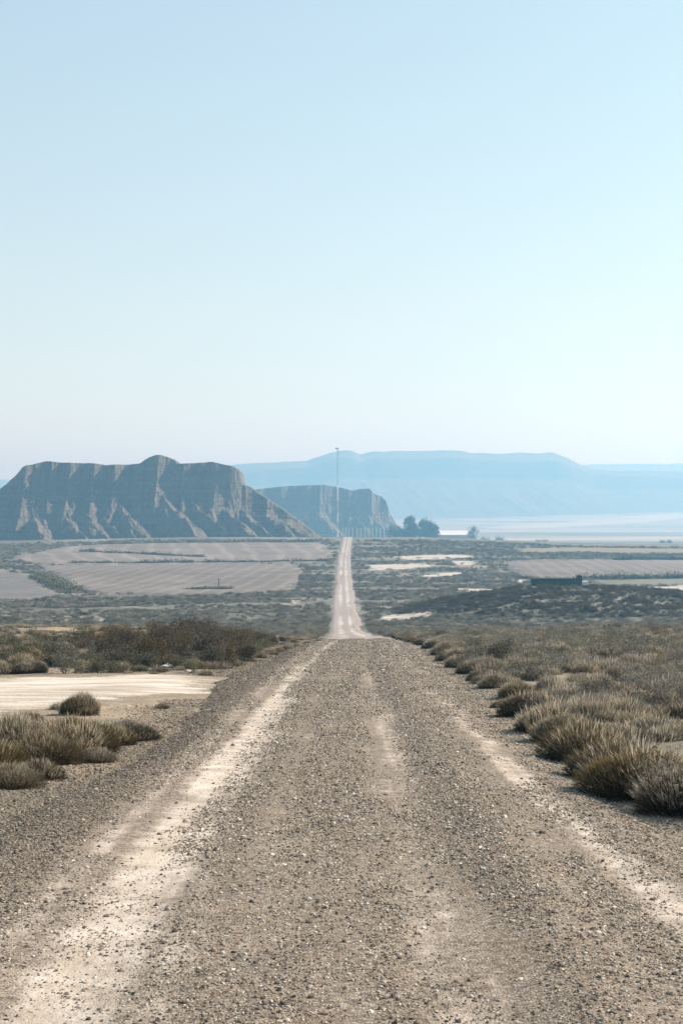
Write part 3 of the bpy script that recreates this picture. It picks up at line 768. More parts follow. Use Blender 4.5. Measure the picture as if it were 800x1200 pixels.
# dense shrub belt on the left past the side track
n_s = 0; tries = 0
spots = []
def far_enough(x, y, r):
    for a, b, c in spots:
        if (a - x) ** 2 + (b - y) ** 2 < (r + c) ** 2 * .36: return False
    return True
while n_s < 70 and tries < 6000:
    tries += 1
    px = rng.uniform(95, 376); top = np.interp(px, [95, 160, 240, 330, 365], [745, 748, 750, 752, 754])
    bot = np.interp(px, [95, 200, 260, 300, 330, 376], [778, 784, 782, 772, 765, 755])
    x, y, z = pix(px, rng.uniform(top, bot))
    if not lateral_free(np.array(x), np.array(y), .5) or y > 92: continue
    big = np.interp(px, [95, 150, 180, 260, 320, 375], [.5, .8, 1.12, 1.0, .62, .38])
    sc = rng.uniform(.7, 1.35) * big
    if not far_enough(x, y, sc * .6): continue
    spots.append((x, y, sc * .6)); n_s += 1
    plant('shrub', x, y, sc, 'dark olive shrub in the dense belt left of the road, beyond the pale side track', 'dark shrubs in the belt left of the road', None, rng.uniform(.85, 1.15), .03)
n_s = 0; tries = 0
while n_s < 105 and tries < 6000:
    tries += 1
    px = rng.uniform(-10, 330); py = rng.uniform(752, 790)
    x, y, z = pix(px, py)
    if not lateral_free(np.array(x), np.array(y), .3) or y > 80: continue
    if seg_sd(PATH_POLY, np.array([x]), np.array([y]))[0] > -.5: continue
    sc = rng.uniform(.7, 1.35)
    if not far_enough(x, y, sc * .42): continue
    spots.append((x, y, sc * .42)); n_s += 1
    if n_s % 3 == 0:
        plant('tussock', x, y, sc * .9, 'straw tipped tussock among the low shrubs beyond the pale side track', 'tussocks beyond the side track', None, 1.0, .02)
        continue
    plant('herb', x, y, sc, 'low grey green shrub along the far side of the pale side track', 'low shrubs beside the side track', None, rng.uniform(.8, 1.2), .02)

# scrub on the right flat: nearest ones as objects, the mass as one stuff object
pts = []
tries = 0
cand_x = []; cand_y = []
while len(cand_x) < 4600:
    y = rng.uniform(11, 112, 4000); x = rng.uniform(2, 60, 4000)
    ok = (np.abs(x) < .30 * y + 3) & (x - road_x(y) > road_right(y) + .35)
    den = .44 + .8 * fbm(x / 4.0, y / 4.0, 71, 3)
    ok &= rng.uniform(0, 1, 4000) < den
    cand_x += list(x[ok]); cand_y += list(y[ok])
cx = np.array(cand_x[:4600]); cy = np.array(cand_y[:4600])
order = np.argsort(cy); cx = cx[order]; cy = cy[order]
inview = (cx / cy * F + 400 < 815)
idx = np.where(inview)[0][:250]
for q_, k in enumerate(idx):
    if q_ % 5 == 2 and cy[k] > 24:
        plant('steppe', float(cx[k]), float(cy[k]), float(rng.uniform(.6, 1.2)), 'rounded grey twiggy shrub among the low scrub on the right flat', 'grey shrubs on the right flat', None, rng.uniform(.8, 1.1), .02)
        continue
    plant('scrub', float(cx[k]), float(cy[k]), float(rng.uniform(.65, 1.35)), 'low grey brown scrub bush on the flat behind the right verge tussocks',
          'scrub bushes on the right flat', None, rng.uniform(.8, 1.2), .02)
rest = np.setdiff1d(np.arange(len(cx)), idx)
RX, RY = cx[rest], cy[rest]; RS = rng.uniform(.6, 1.4, len(rest))
# left flat filler, between shrubs and along the edges of the road
lx = []; ly = []
while len(lx) < 1500:
    y = rng.uniform(12, 112, 3000); x = -rng.uniform(2, 45, 3000)
    ok = (np.abs(x) < .32 * y + 3) & (x - road_x(y) < -road_left(y) - .15) & ((seg_sd(PATH_POLY, x, y) < -.2) | ((seg_sd(PATH_POLY, x, y) < 1.1) & (rng.uniform(0, 1, 3000) < .25)))
    ok &= rng.uniform(0, 1, 3000) < (.5 + .8 * fbm(x / 3.0, y / 3.0, 75, 3)) * np.where(y < 24, .8, .6)
    lx += list(x[ok]); ly += list(y[ok])
LX, LY = np.array(lx[:1500]), np.array(ly[:1500]); LS = rng.uniform(.35, .95, 1500)
# valley scrub
def in_fields(x, y):
    r = np.zeros(len(x), bool)
    for w in PATCHES[2:8]: r |= seg_sd(w, x, y) > -.5
    for w in PATCHES[8:-1]: r |= (seg_sd(w, x, y) + 2.5 * fbm(x / 5, y / 7, 91, 3) > 0) & (rng.uniform(0, 1, len(x)) < .93)
    return r
n_v = 36000
vy = 105 + (700 - 105) * rng.uniform(0, 1, n_v * 3) ** 1.0
vx = rng.uniform(-1, 1, n_v * 3) * (.30 * vy + 6)
den = .40 + .85 * fbm(vx / 16, vy / 7, 77, 4) + .75 * fbm(vx / 55, vy / 13, 78, 3)
den = den + .35 * (1 - sstep(170, 260, vy))
ok = (rng.uniform(0, 1, len(vx)) < den) & lateral_free(vx, vy, .6)
vx, vy = vx[ok], vy[ok]; ok = ~in_fields(vx, vy); vx, vy = vx[ok][:n_v], vy[ok][:n_v]
on_mound = np.exp(-((((vx - MX) / 31) ** 2 + ((vy - MY) / 30) ** 2))) > .30
vx, vy = vx[~on_mound], vy[~on_mound]
mxs = rng.uniform(MX - 38, MX + 38, 5200); mys = rng.uniform(MY - 38, MY + 30, 5200)
km = (np.exp(-((((mxs - MX) / 31) ** 2 + ((mys - MY) / 30) ** 2))) > .25) & (rng.uniform(0, 1, 5200) < 1.05 + .5 * fbm(mxs / 7, mys / 5, 73, 3)) & ~((np.abs(mxs - 41) < 7) & (np.abs(mys - 272) < 3.5))
mxs, mys = mxs[km], mys[km]
VS = rng.uniform(.7, 1.7, len(vx)) * np.interp(vy, [105, 300, 700], [.9, 1.2, 1.7])

def scatter(name, x, y, s, protos_, label, kindcat, zsq=1.0):
    n = len(x)
    me = bpy.data.meshes.new(name)
    z = H(x, y) - .02
    me.vertices.add(n); me.vertices.foreach_set('co', np.stack([x, y, z], 1).astype(np.float32).ravel())
    a = me.attributes.new('scl', 'FLOAT', 'POINT'); a.data.foreach_set('value', np.asarray(s, np.float32))
    r = np.stack([rng.normal(0, .08, n), rng.normal(0, .08, n), rng.uniform(0, 6.28, n)], 1).astype(np.float32)
    a = me.attributes.new('rot', 'FLOAT_VECTOR', 'POINT'); a.data.foreach_set('vector', r.ravel())
    o = bpy.data.objects.new(name, me); link(o)
    tag(o, label, kindcat, kind='stuff')
    ng = bpy.data.node_groups.new(name, 'GeometryNodeTree')
    ng.interface.new_socket('Geometry', in_out='INPUT', socket_type='NodeSocketGeometry')
    ng.interface.new_socket('Geometry', in_out='OUTPUT', socket_type='NodeSocketGeometry')
    gi = ng.nodes.new('NodeGroupInput'); go = ng.nodes.new('NodeGroupOutput')
    jall = ng.nodes.new('GeometryNodeJoinGeometry')
    for pair in protos_:
        j = ng.nodes.new('GeometryNodeJoinGeometry')
        for ob in pair:
            oi = ng.nodes.new('GeometryNodeObjectInfo'); oi.inputs['Object'].default_value = ob; oi.transform_space = 'ORIGINAL'
            ng.links.new(oi.outputs['Geometry'], j.inputs[0])
        ti = ng.nodes.new('GeometryNodeGeometryToInstance'); ng.links.new(j.outputs[0], ti.inputs[0])
        ng.links.new(ti.outputs[0], jall.inputs[0])
    iop = ng.nodes.new('GeometryNodeInstanceOnPoints')
    ng.links.new(gi.outputs[0], iop.inputs['Points']); ng.links.new(jall.outputs[0], iop.inputs['Instance'])
    iop.inputs['Pick Instance'].default_value = True
    rv = ng.nodes.new('FunctionNodeRandomValue'); rv.data_type = 'INT'
    rv.inputs['Min'].default_value = 0 if 'Min' in rv.inputs else 0
    for sck in rv.inputs:
        if sck.name == 'Min' and sck.type == 'INT': sck.default_value = 0
        if sck.name == 'Max' and sck.type == 'INT': sck.default_value = len(protos_) - 1
    outv = [q for q in rv.outputs if q.type == 'INT'][0]
    ng.links.new(outv, iop.inputs['Instance Index'])
    na = ng.nodes.new('GeometryNodeInputNamedAttribute'); na.data_type = 'FLOAT'; na.inputs['Name'].default_value = 'scl'
    nr = ng.nodes.new('GeometryNodeInputNamedAttribute'); nr.data_type = 'FLOAT_VECTOR'; nr.inputs['Name'].default_value = 'rot'
    e2 = ng.nodes.new('FunctionNodeEulerToRotation')
    ng.links.new(nr.outputs[0], e2.inputs[0]); ng.links.new(e2.outputs[0], iop.inputs['Rotation'])
    cx_ = ng.nodes.new('ShaderNodeCombineXYZ')
    mz = ng.nodes.new('ShaderNodeMath'); mz.operation = 'MULTIPLY'; mz.inputs[1].default_value = zsq
    ng.links.new(na.outputs[0], mz.inputs[0])
    ng.links.new(na.outputs[0], cx_.inputs[0]); ng.links.new(na.outputs[0], cx_.inputs[1]); ng.links.new(mz.outputs[0], cx_.inputs[2])
    ng.links.new(cx_.outputs[0], iop.inputs['Scale'])
    ng.links.new(iop.outputs[0], go.inputs[0])
    md = o.modifiers.new('scatter', 'NODES'); md.node_group = ng
    return o
scr = [FIRST[('scrub', i)] for i in range(5) if ('scrub', i) in FIRST]
tus = [FIRST[('tussock', i)] for i in range(5)]
ste = [FIRST[('steppe', i)] for i in range(4) if ('steppe', i) in FIRST]
her = [FIRST[('herb', i)] for i in range(4) if ('herb', i) in FIRST]
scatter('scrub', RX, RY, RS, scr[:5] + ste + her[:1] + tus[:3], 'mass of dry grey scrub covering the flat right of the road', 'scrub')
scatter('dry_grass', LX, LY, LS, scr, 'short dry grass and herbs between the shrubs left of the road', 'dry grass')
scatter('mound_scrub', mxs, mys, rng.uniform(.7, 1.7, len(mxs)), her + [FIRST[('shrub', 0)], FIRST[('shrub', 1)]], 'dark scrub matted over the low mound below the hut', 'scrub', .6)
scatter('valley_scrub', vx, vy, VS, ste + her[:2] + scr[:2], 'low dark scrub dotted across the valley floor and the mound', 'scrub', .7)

# ------------------------------------------------------------------ loose gravel
def ico():
    p = (1 + 5 ** .5) / 2
    v = np.array([(-1, p, 0), (1, p, 0), (-1, -p, 0), (1, -p, 0), (0, -1, p), (0, 1, p), (0, -1, -p), (0, 1, -p), (p, 0, -1), (p, 0, 1), (-p, 0, -1), (-p, 0, 1)], float)
    v /= np.linalg.norm(v[0])
    f = np.array([(0, 11, 5), (0, 5, 1), (0, 1, 7), (0, 7, 10), (0, 10, 11), (1, 5, 9), (5, 11, 4), (11, 10, 2), (10, 7, 6), (7, 1, 8), (3, 9, 4), (3, 4, 2), (3, 2, 6), (3, 6, 8), (3, 8, 9), (4, 9, 5), (2, 4, 11), (6, 2, 10), (8, 6, 7), (9, 8, 1)])
    return v, f
def gravel(n, seed):
    r = np.random.default_rng(seed)
    V0, F0 = ico()
    # distance density: constant per square metre out to 14 m, thinning beyond
    gy_ = np.linspace(4.5, 84, 2000); pd_ = np.minimum(1, (11 / gy_) ** 1.55); cd_ = np.cumsum(pd_); cd_ /= cd_[-1]
    yy = np.interp(r.uniform(0, 1, n), cd_, gy_)
    uu = r.uniform(-4.6, 3.8, len(yy))
    hv = .31 * yy + 1.0
    wig = .35 * fbm(yy / 6, yy * 0 + 4, 57, 2)
    ub = uu + wig
    bare = np.maximum.reduce([np.exp(-((ub + 1.20) / .40) ** 2), .55 * np.exp(-((ub + .84) / .2) ** 2), .5 * np.exp(-((ub + 1.68) / .2) ** 2), .62 * np.exp(-((ub - .62) / .28) ** 2), .72 * np.exp(-((ub - 1.95) / .3) ** 2), .35 * np.exp(-((ub + .45) / .4) ** 2)])
    bare = bare * np.interp(yy, [18, 48], [1.0, .58])
    cl = fbm(uu / .55, yy / 1.5, 51, 4) + .6 * fbm(uu / .25, yy / .5, 52, 2) + .9 * fbm(uu / .28, yy / 9, 54, 3)
    pr = np.clip(.88 - .90 * bare + .60 * cl, .04, 1)
    pr = np.where(uu < -1.9, np.clip(pr + .25, 0, 1), pr)
    ed = np.minimum(uu + road_left(yy), road_right(yy) - uu)
    pr = pr * np.where(ed < 0, np.clip(1 + ed / .9, 0, 1) * .95, 1)
    k = (r.uniform(0, 1, len(yy)) < pr) & (np.abs(uu) < hv)
    yy, uu = yy[k], uu[k]; m = len(yy)
    s = np.clip(r.lognormal(math.log(.0036), .48, m), .0018, .0145) * np.interp(yy, [4, 13, 40, 80], [.95, 1.25, 2.3, 3.6]) * np.where(uu < -1.9, 1.05, 1.0)
    x = uu + road_x(yy)
    np_ = 26000; ex = r.uniform(-16, -3.0, np_); ey = r.uniform(17, 40, np_)
    ke = (ex < road_x(ey) - road_left(ey) - .2) & (r.uniform(0, 1, np_) < .45 + .9 * fbm(ex / 1.5, ey / 1.2, 55, 3)); ex, ey = ex[ke], ey[ke]
    yy = np.concatenate([yy, ey]); x = np.concatenate([x, ex]); uu = x - road_x(yy); m = len(yy)
    s = np.concatenate([s, np.clip(r.lognormal(math.log(.007), .55, len(ey)), .003, .035)])
    z = np.maximum(road_surface(x, yy), H(x, yy)) if False else road_surface(x, yy)
    e = np.minimum(uu + road_left(yy), road_right(yy) - uu)
    el = uu + road_left(yy) + .22 * fbm(yy / 1.1, yy * 0 + 3.3, 41, 3) + .25 * fbm(yy / 6, yy * 0 + 1.3, 44, 2)
    er = road_right(yy) + .22 * fbm(yy / 1.0, yy * 0 + 7.3, 42, 3) + .25 * fbm(yy / 6, yy * 0 + 2.3, 45, 2) - uu
    z = z + .05 * np.exp(-((el - .25) / .3) ** 2) + .05 * np.exp(-((er - .25) / .3) ** 2) - (1 - sstep(0, .9, el) * sstep(0, .9, er)) * .20
    z = np.maximum(H(x, yy), z)
    sh = r.uniform(.65, 1.35, (m, 1, 3)) * np.array([1.15, 1.15, .75]); jit = 1 + r.uniform(-.28, .28, (m, 12, 1))
    v = V0[None] * jit * sh * s[:, None, None]
    a = r.uniform(0, 6.28, m); ca, sa = np.cos(a)[:, None], np.sin(a)[:, None]
    v = np.stack([v[..., 0] * ca - v[..., 1] * sa, v[..., 0] * sa + v[..., 1] * ca, v[..., 2]], 2)
    v = v + np.stack([x, yy, z + s * .22], 1)[:, None, :]
    f = (np.arange(m)[:, None, None] * 12 + F0[None]).reshape(-1, 3)
    tone = np.repeat(r.uniform(0, 1, m) * np.where(uu < -1.9, .74, 1.0), 12)
    return mesh_from('gravel', v.reshape(-1, 3), [f], False, {'t': tone})
m, n = mat('gravel_stones')
at = n.new('ShaderNodeAttribute'); at.attribute_name = 't'
geo = n.new('ShaderNodeNewGeometry').outputs['Position']
cst = n.ramp(at.outputs['Fac'], [(0, (.035, .029, .023)), (.3, (.105, .086, .066)), (.6, (.215, .177, .136)), (.85, (.345, .295, .235)), (1, (.56, .505, .425))])
cst = n.mix(n.math('MULTIPLY', n.mapr(n.noise(geo, 90, 3), .4, .7), .35), cst, (.25, .205, .15))
n.out(cst, .9, None, .2)
gv = obj('gravel', gravel(600000, 5), m)
tag(gv, 'loose angular gravel lying over the near road', 'gravel', kind='stuff')

# ------------------------------------------------------------------ single rocks
M_ROCK = mat_plain('pale_limestone', (.46, .42, .36), .9, .25, 6)
def rock(px, py, w, label, seed):
    x, y, z = pix(px, py); r = np.random.default_rng(seed)
    sc = w / F * y / 2
    nu, nv = 14, 9; V = []
    for i in range(nv):
        th = math.pi * i / (nv - 1)
        for j in range(nu):
            ph = 2 * math.pi * j / nu
            d = np.array([math.sin(th) * math.cos(ph), math.sin(th) * math.sin(ph), math.cos(th)])
            q = 1 + .28 * float(vnoise(d[0] * 1.7 + seed, d[1] * 1.7 + d[2] * 2.1, seed)) + .10 * float(vnoise(d[0] * 5, d[1] * 5 + d[2] * 4, seed + 1))
            V.append(d * q * np.array([1, .7, .42]) * sc)
    a = np.arange(nu * nv).reshape(nv, nu)
    fq = np.stack([a[:-1].ravel(), np.roll(a, -1, 1)[:-1].ravel(), np.roll(a, -1, 1)[1:].ravel(), a[1:].ravel()], 1)
    o = obj('rock', mesh_from('rock', np.array(V), [fq], False), M_ROCK); o.location = (x, y, z + sc * .18); o.rotation_euler[2] = r.uniform(-.4, .4)
    tag(o, label, 'rock')
rock(196, 783, 17, 'pale slab of rock at the foot of the shrubs by the side track', 3)
rock(221, 787, 9, 'smaller pale rock to the right of the pale slab', 4)
rock(504, 746, 5, 'small white stone beside the crest tussocks on the right', 6)

# ------------------------------------------------------------------ bunker on the mound
M_BUNK = mat_plain('dark_green_boards', (.030, .048, .040), .85, .3, 2)
M_BUNK2 = mat_plain('dark_roof_felt', (.022, .030, .028), .9, .3, 3)
M_CONC = mat_plain('pale_concrete', (.62, .60, .55), .85, .15, 2)
bx0, by, _ = MX - 10, MY + 6, 0
by = 272.0
bxa, bxb = (622.5 - 400) / F * by, (680 - 400) / F * by
bz = EYE - (684.4 - YH) / F * by
bl = bxb - bxa; bc = (bxa + bxb) / 2; bh = 6.0 / F * by
bk = empty('low_hut', (bc, by, bz - .25), 'long low dark green hut with a raised right end, on top of the scrubby mound', 'hut')
w = MB(); w.box((0, 0, bh / 2 + .1), (bl, 3.2, bh - .1 + .3), .03)
for k in range(13): w.box((-bl / 2 + .4 + k * (bl - .8) / 12, -1.63, bh / 2), (.10, .06, bh - .15), .01)
w.build('wall', M_BUNK, bk)
r_ = MB(); r_.box((0, 0, bh + .32), (bl + .3, 3.7, .14), .03); r_.build('roof', M_BUNK2, bk)
r_ = MB(); r_.box((bl / 2 - .35, 0, bh + .62), (.75, 2.2, .50), .03); r_.box((bl / 2 - .35, 0, bh + .91), (.9, 2.4, .08), .02); r_.build('vent_box', M_BUNK2, bk)
for sgn, wd in ((1, 1.3),):
    p_ = MB(); p_.box((sgn * (bl / 2 + wd / 2 + .05), .3, .42), (wd, 1.6, .75), .05); p_.build('end_block', M_CONC, bk)

# ------------------------------------------------------------------ hedges across the fields, lone post
def hedge(px0, py0, px1, py1, label, hgt, n_, seed, wob=.5):
    r = np.random.default_rng(seed)
    a = np.array(pix(px0, py0)); b = np.array(pix(px1, py1)); c = (a + b) / 2
    cs = []; L = np.linalg.norm(b - a)
    for i in range(n_):
        t_ = r.uniform(0, 1); p = a + (b - a) * t_
        hh = hgt * r.uniform(.45, 1.2) * (1 + .5 * float(vnoise(t_ * L / 6, seed, 3)))
        q = np.array([p[0] + r.normal(0, .3), p[1] + r.normal(0, wob), 0]); q[2] = float(H(q[0], q[1]))
        m_ = 26
        d = r.normal(size=(m_, 3)) * np.array([hh * .55, hh * .4, hh * .34]); d[:, 2] = np.abs(d[:, 2] + hh * .35)
        cs.append(q + d)
    C_ = np.concatenate(cs)
    v, q, tv = leaf_arrays(C_, hgt * .16, r, r.uniform(0, 1, len(C_)))
    o = obj('hedge', mesh_from('hedge', v - c, [q], False, {'t': tv}), M_GREEN); o.location = c
    return tag(o, label, 'hedge', 'hedgerows along the field edges')
hedge(82, 660.6, 388, 658.6, 'long thin hedge line dividing the two pale fields left of the road', 1.3, 420, 1)
hedge(95, 647.2, 240, 653.5, 'short hedge line slanting across the upper pale field', 1.3, 200, 2)
hedge(218, 691.8, 272, 691.2, 'dark hedge strip at the foot of the lone post', .8, 150, 3)
hedge(40, 676, 92, 694, 'broad dark hedge between the striped field and the corner field', 1.5, 330, 4, 2.5)
hedge(684, 679, 830, 676.5, 'lumpy dark hedge right of the dark hut', 1.3, 260, 5)
hedge(606, 678.5, 622, 678.8, 'short dark hedge left of the dark hut', 1.0, 40, 6)
hedge(720, 657, 830, 656, 'dark hedge along the far side of the pinkish field', 1.5, 240, 7)
hedge(100, 638.8, 384, 634.8, 'dark brush line along the top of the upper field', 1.3, 420, 8)
hedge(600, 650, 830, 650.5, 'thin hedge between the straw strip and the pinkish field', 1.2, 260, 9)
px_, py_ = 256.5, 691.0
x, y, z = pix(px_, py_); hp = 13 / F * y
po = empty('post', (x, y, z), 'lone dark post standing in the striped field above a hedge strip', 'post')
q = MB(); q.tube([(0, 0, -.2), (0, 0, hp * .5), (0, 0, hp)], [.16, .14, .11], 8); q.build('pole', M_WOOD, po)
q = MB(); q.box((0, 0, hp * .93), (.9, .12, .12), .02); q.build('crossbar', M_WOOD, po)

# ------------------------------------------------------------------ mast, pale posts, trees and shed at the top of the far rise
M_WHITE = mat_plain('white_paint', (.72, .72, .70), .6, .08, 2)
M_GREY = mat_plain('grey_steel', (.36, .38, .40), .6, .1, 2)
M_RED = mat_plain('dull_red_paint', (.40, .30, .28), .65, .1, 2)
MD = 1020.0
mx = (395.6 - 400) / F * MD; mz = float(H(mx, MD))
mtop = (YH - 523.5) / F * MD + EYE - mz
ms = empty('mast', (mx, MD, mz), 'tall thin lattice mast with pale and dark bands and a round head', 'mast')
bands = [(0, .14, M_WHITE), (.14, .22, M_RED), (.22, .31, M_WHITE), (.31, .44, M_RED), (.44, .60, M_WHITE), (.60, .80, M_GREY), (.80, .965, M_GREY)]
for a, b, mm in bands:
    q = MB(); z0, z1 = a * mtop + .0, b * mtop - .15; wd = .45
    n_ = max(2, int((z1 - z0) / 1.5))
    cr = [(wd * math.cos(k * 2.0944 + .3), wd * math.sin(k * 2.0944 + .3)) for k in range(3)]
    for cxx, cyy in cr: q.tube([(cxx, cyy, z0), (cxx, cyy, z1)], [.10, .10], 6)
    for i in range(n_):
        za, zb_ = z0 + (z1 - z0) * i / n_, z0 + (z1 - z0) * (i + 1) / n_
        for k in range(3):
            p0, p1 = cr[k], cr[(k + 1) % 3]
            q.tube([(p0[0], p0[1], za), (p1[0], p1[1], zb_)], [.05, .05], 4)
            q.tube([(p0[0], p0[1], zb_), (p1[0], p1[1], zb_)], [.06, .06], 4)
    q.build('lattice_section', mm, ms)
q = MB(); q.tube([(0, 0, -.5), (0, 0, .6)], [1.6, 1.4], 10); q.build('footing', M_CONC, ms)
q = MB(); zt = mtop * .965
q.tube([(0, 0, zt), (0, 0, zt + .7)], [.25, .25], 8); q.tube([(-.4, 0, zt + .6), (-.4, 0, zt + 1.0), (-.4, 0, zt + 1.5), (-.4, 0, zt + 1.9)], [.8, 1.25, 1.25, .6], 14)
q.build('beacon_head', M_GREY, ms)
# pale posts
for i, px in enumerate([401.6, 405.2, 408.8, 413.0, 418.4, 423.0, 427.4, 432.0, 436.4, 440.8, 445.4, 450.0]):
    yd = 985 + 6 * math.sin(i * 1.7); x = (px - 400) / F * yd; z = float(H(x, yd))
    hh = EYE + (YH - 618.8) / F * yd - z + .4 * math.sin(i * 2.3)
    q = MB(); q.box((0, 0, hh / 2 - .2), (.62, .62, hh + .4), .06); q.box((0, 0, hh + .08), (.85, .85, .18), .03); q.box((0, 0, .2), (.95, .95, .5), .05)
    o = q.build('concrete_post', M_CONC); o.location = (x, yd, z)
    tag(o, 'pale upright post in the row where the road meets the skyline', 'post', 'pale posts at the skyline')

def tree(px0, px1, py_top, py_base, yd, label, seed, nl=2600, group=None):
    r = np.random.default_rng(seed)
    x = ((px0 + px1) / 2 - 400) / F * yd; R = (px1 - px0) / 2 / F * yd; z = float(H(x, yd))
    hh = EYE + (YH - py_top) / F * yd - z
    hh *= 1.27
    t_ = empty('tree', (x, yd, z), label, 'tree', group)
    fo, st = shrub_meshes('tree', R * .95, hh * .92, nl, max(.20, R * .055), r, 20, .6, ground_skirt=hh * .10)
    obj('crown', fo, M_TREE, t_)
    q = MB(); q.tube([(0, 0, -.3), (.1, 0, hh * .25), (0, .1, hh * .5), (.1, 0, hh * .75)], [hh * .035, hh * .028, hh * .018, hh * .006], 8)
    for k in range(5):
        a = r.uniform(0, 6.28); q.tube([(0, 0, hh * (.2 + .08 * k)), (R * .4 * math.cos(a), R * .4 * math.sin(a), hh * (.4 + .08 * k)), (R * .7 * math.cos(a), R * .7 * math.sin(a), hh * (.5 + .09 * k))], [hh * .014, hh * .009, hh * .003], 6)
    q.build('trunk', M_WOOD, t_)
TG = 'trees on the far skyline'
tree(468, 491, 605.5, 632, 1180, 'tallest dark tree on the skyline, left of a pair', 11, 6500, TG)
tree(489, 512.5, 607, 632, 1200, 'broad rounded dark tree, right of the skyline pair', 12, 6500, TG)
tree(452, 471, 617, 632, 1170, 'low bushy tree just right of the pale posts', 13, 1800, TG)
tree(547, 561, 617, 635, 1200, 'small round tree at the right end of the white roofed shed', 14, 1500, TG)
tree(562, 576, 629.5, 635.5, 1200, 'low bush right of the shed tree on the skyline', 15, 700, TG)
tree(575, 592, 630.5, 636, 1200, 'rightmost low bush in the line past the white roofed shed', 16, 700, TG)
tree(626, 634, 632, 637, 1250, 'tiny skyline bush, left one of two far right of the shed', 17, 400, TG)
tree(634, 642, 631.5, 637, 1250, 'tiny skyline bush, right one of two far right of the shed', 18, 400, TG)
tree(772, 788, 633.5, 640, 1250, 'small lone bush on the skyline near the right picture edge', 19, 500, TG)
# white roofed shed
yd = 1230.0; xa, xb = (512 - 400) / F * yd, (553 - 400) / F * yd; xc = (xa + xb) / 2; z = float(H(xc, yd))
zr = EYE + (YH - 622.3) / F * yd; ze = EYE + (YH - 627) / F * yd
sh = empty('shed', (xc, yd, z), 'low shed with a long pale roof right of the skyline trees', 'shed')
wl_ = xb - xa; he = ze - z; hr = zr - z
q = MB(); q.box((0, 0, he / 2 - .3), (wl_ - 1.0, 9, he + .6)); q.build('wall', mat_plain('weathered_render', (.30, .27, .235), .9, .15, .5), sh)
q = MB()
q.add([(-wl_ / 2, -5, ze - z), (wl_ / 2, -5, ze - z), (wl_ / 2 - 2, 0, hr), (-wl_ / 2 + 2, 0, hr), (-wl_ / 2, 5, ze - z), (wl_ / 2, 5, ze - z),
       (-wl_ / 2, -5, ze - z + .2), (wl_ / 2, -5, ze - z + .2), (wl_ / 2 - 2, 0, hr + .2), (-wl_ / 2 + 2, 0, hr + .2), (-wl_ / 2, 5, ze - z + .2), (wl_ / 2, 5, ze - z + .2)],
      [(6, 7, 8, 9), (9, 8, 11, 10), (1, 0, 3, 2), (2, 3, 4, 5), (0, 1, 7, 6), (5, 4, 10, 11), (7, 1, 2, 8), (8, 2, 5, 11), (0, 6, 9, 3), (3, 9, 10, 4)])
q.build('roof', mat_plain('white_roof_sheet', (.74, .73, .70), .6, .06, .5), sh)
q = MB()
for k in (-.3, .05, .36): q.box((k * wl_, -4.53, he * .35), (1.6, .1, min(1.6, he * .5)), .02)
q.build('opening', M_BUNK2, sh)

# ------------------------------------------------------------------ air
mv, n = mat('haze')
pv = n.new('ShaderNodeVolumePrincipled'); o_ = n.new('ShaderNodeOutputMaterial')
pv.inputs['Color'].default_value = (.21, .47, .70, 1); pv.inputs['Absorption Color'].default_value = (.5, .3, .2, 1)
pv.inputs['Density'].default_value = 5.4e-4; pv.inputs['Anisotropy'].default_value = .40
n.l(pv.outputs[0], o_.inputs['Volume'])
q = MB(); zlo, zhi = -28.0, 235.0
q.box((0, 3050, (zlo + zhi) / 2), (10400, 6500 + 200, zhi - zlo))
hz = q.build('haze', mv); tag(hz, 'thin blue haze filling the air over the valley', 'haze', kind='stuff')

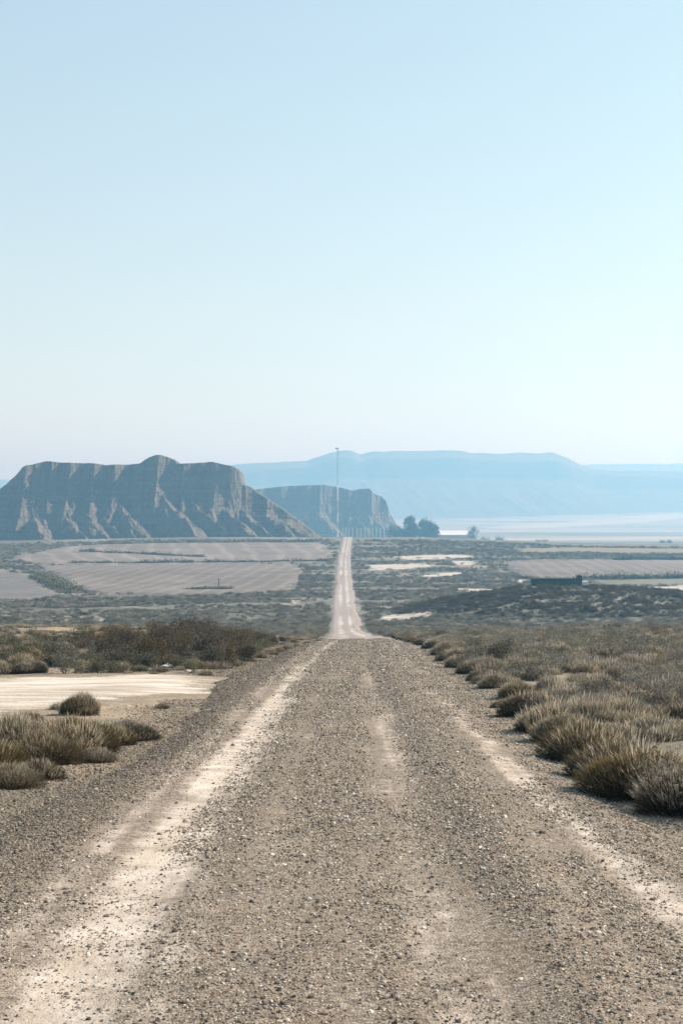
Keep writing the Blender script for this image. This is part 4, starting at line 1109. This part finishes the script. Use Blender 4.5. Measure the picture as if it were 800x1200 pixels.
# ------------------------------------------------------------------ light, sky, camera
az, el = rad(SUN_AZ), rad(SUN_EL)
sd = Vector((math.sin(az) * math.cos(el), math.cos(az) * math.cos(el), math.sin(el)))
sl = bpy.data.lights.new('sun', 'SUN'); sl.energy = 5.0; sl.angle = rad(.53); sl.color = (1, .93, .83)
so = bpy.data.objects.new('sun', sl); link(so); so.rotation_euler = (-sd).to_track_quat('-Z', 'Y').to_euler(); so.location = (50, 20, 80)
W = bpy.data.worlds.new('World'); scene.world = W; W.use_nodes = True
nt = W.node_tree; nt.nodes.clear()
sk = nt.nodes.new('ShaderNodeTexSky'); sk.sky_type = 'NISHITA'; sk.sun_disc = False
sk.sun_elevation = el; sk.sun_rotation = az; sk.air_density = 1.0; sk.dust_density = .1; sk.ozone_density = 1.0; sk.altitude = 300
bg = nt.nodes.new('ShaderNodeBackground'); bg.inputs['Strength'].default_value = .10
ow = nt.nodes.new('ShaderNodeOutputWorld')
se = nt.nodes.new('ShaderNodeSeparateColor'); cb = nt.nodes.new('ShaderNodeCombineColor'); nt.links.new(sk.outputs[0], se.inputs[0])
for k_, (gm, kk) in enumerate(((.60, 1.83), (.545, 1.895), (.34, 2.31))):
    p_ = nt.nodes.new('ShaderNodeMath'); p_.operation = 'POWER'; p_.inputs[1].default_value = gm
    q_ = nt.nodes.new('ShaderNodeMath'); q_.operation = 'MULTIPLY'; q_.inputs[1].default_value = kk
    nt.links.new(se.outputs[k_], p_.inputs[0]); nt.links.new(p_.outputs[0], q_.inputs[0]); nt.links.new(q_.outputs[0], cb.inputs[k_])
nt.links.new(cb.outputs[0], bg.inputs[0]); nt.links.new(bg.outputs[0], ow.inputs[0])

cam = bpy.data.cameras.new('camera'); cam.sensor_fit = 'VERTICAL'; cam.sensor_height = 36.0; cam.sensor_width = 24.0
cam.lens = 36.0 * F / 1200.0; cam.clip_end = 20000; cam.clip_start = .1
co = bpy.data.objects.new('camera', cam); link(co); co.location = (0, 0, EYE)
co.rotation_euler = (math.pi / 2 + math.atan((YH - 600) / F), 0, 0)
scene.camera = co
scene.render.engine = 'CYCLES'
scene.view_settings.view_transform = 'Standard'; scene.view_settings.look = 'None'
scene.view_settings.exposure = 1.10; scene.view_settings.gamma = 1.0
scene.cycles.use_denoising = True
scene.cycles.max_bounces = 8; scene.cycles.diffuse_bounces = 3; scene.cycles.volume_bounces = 1; scene.cycles.transparent_max_bounces = 8
scene.cycles.use_adaptive_sampling = False
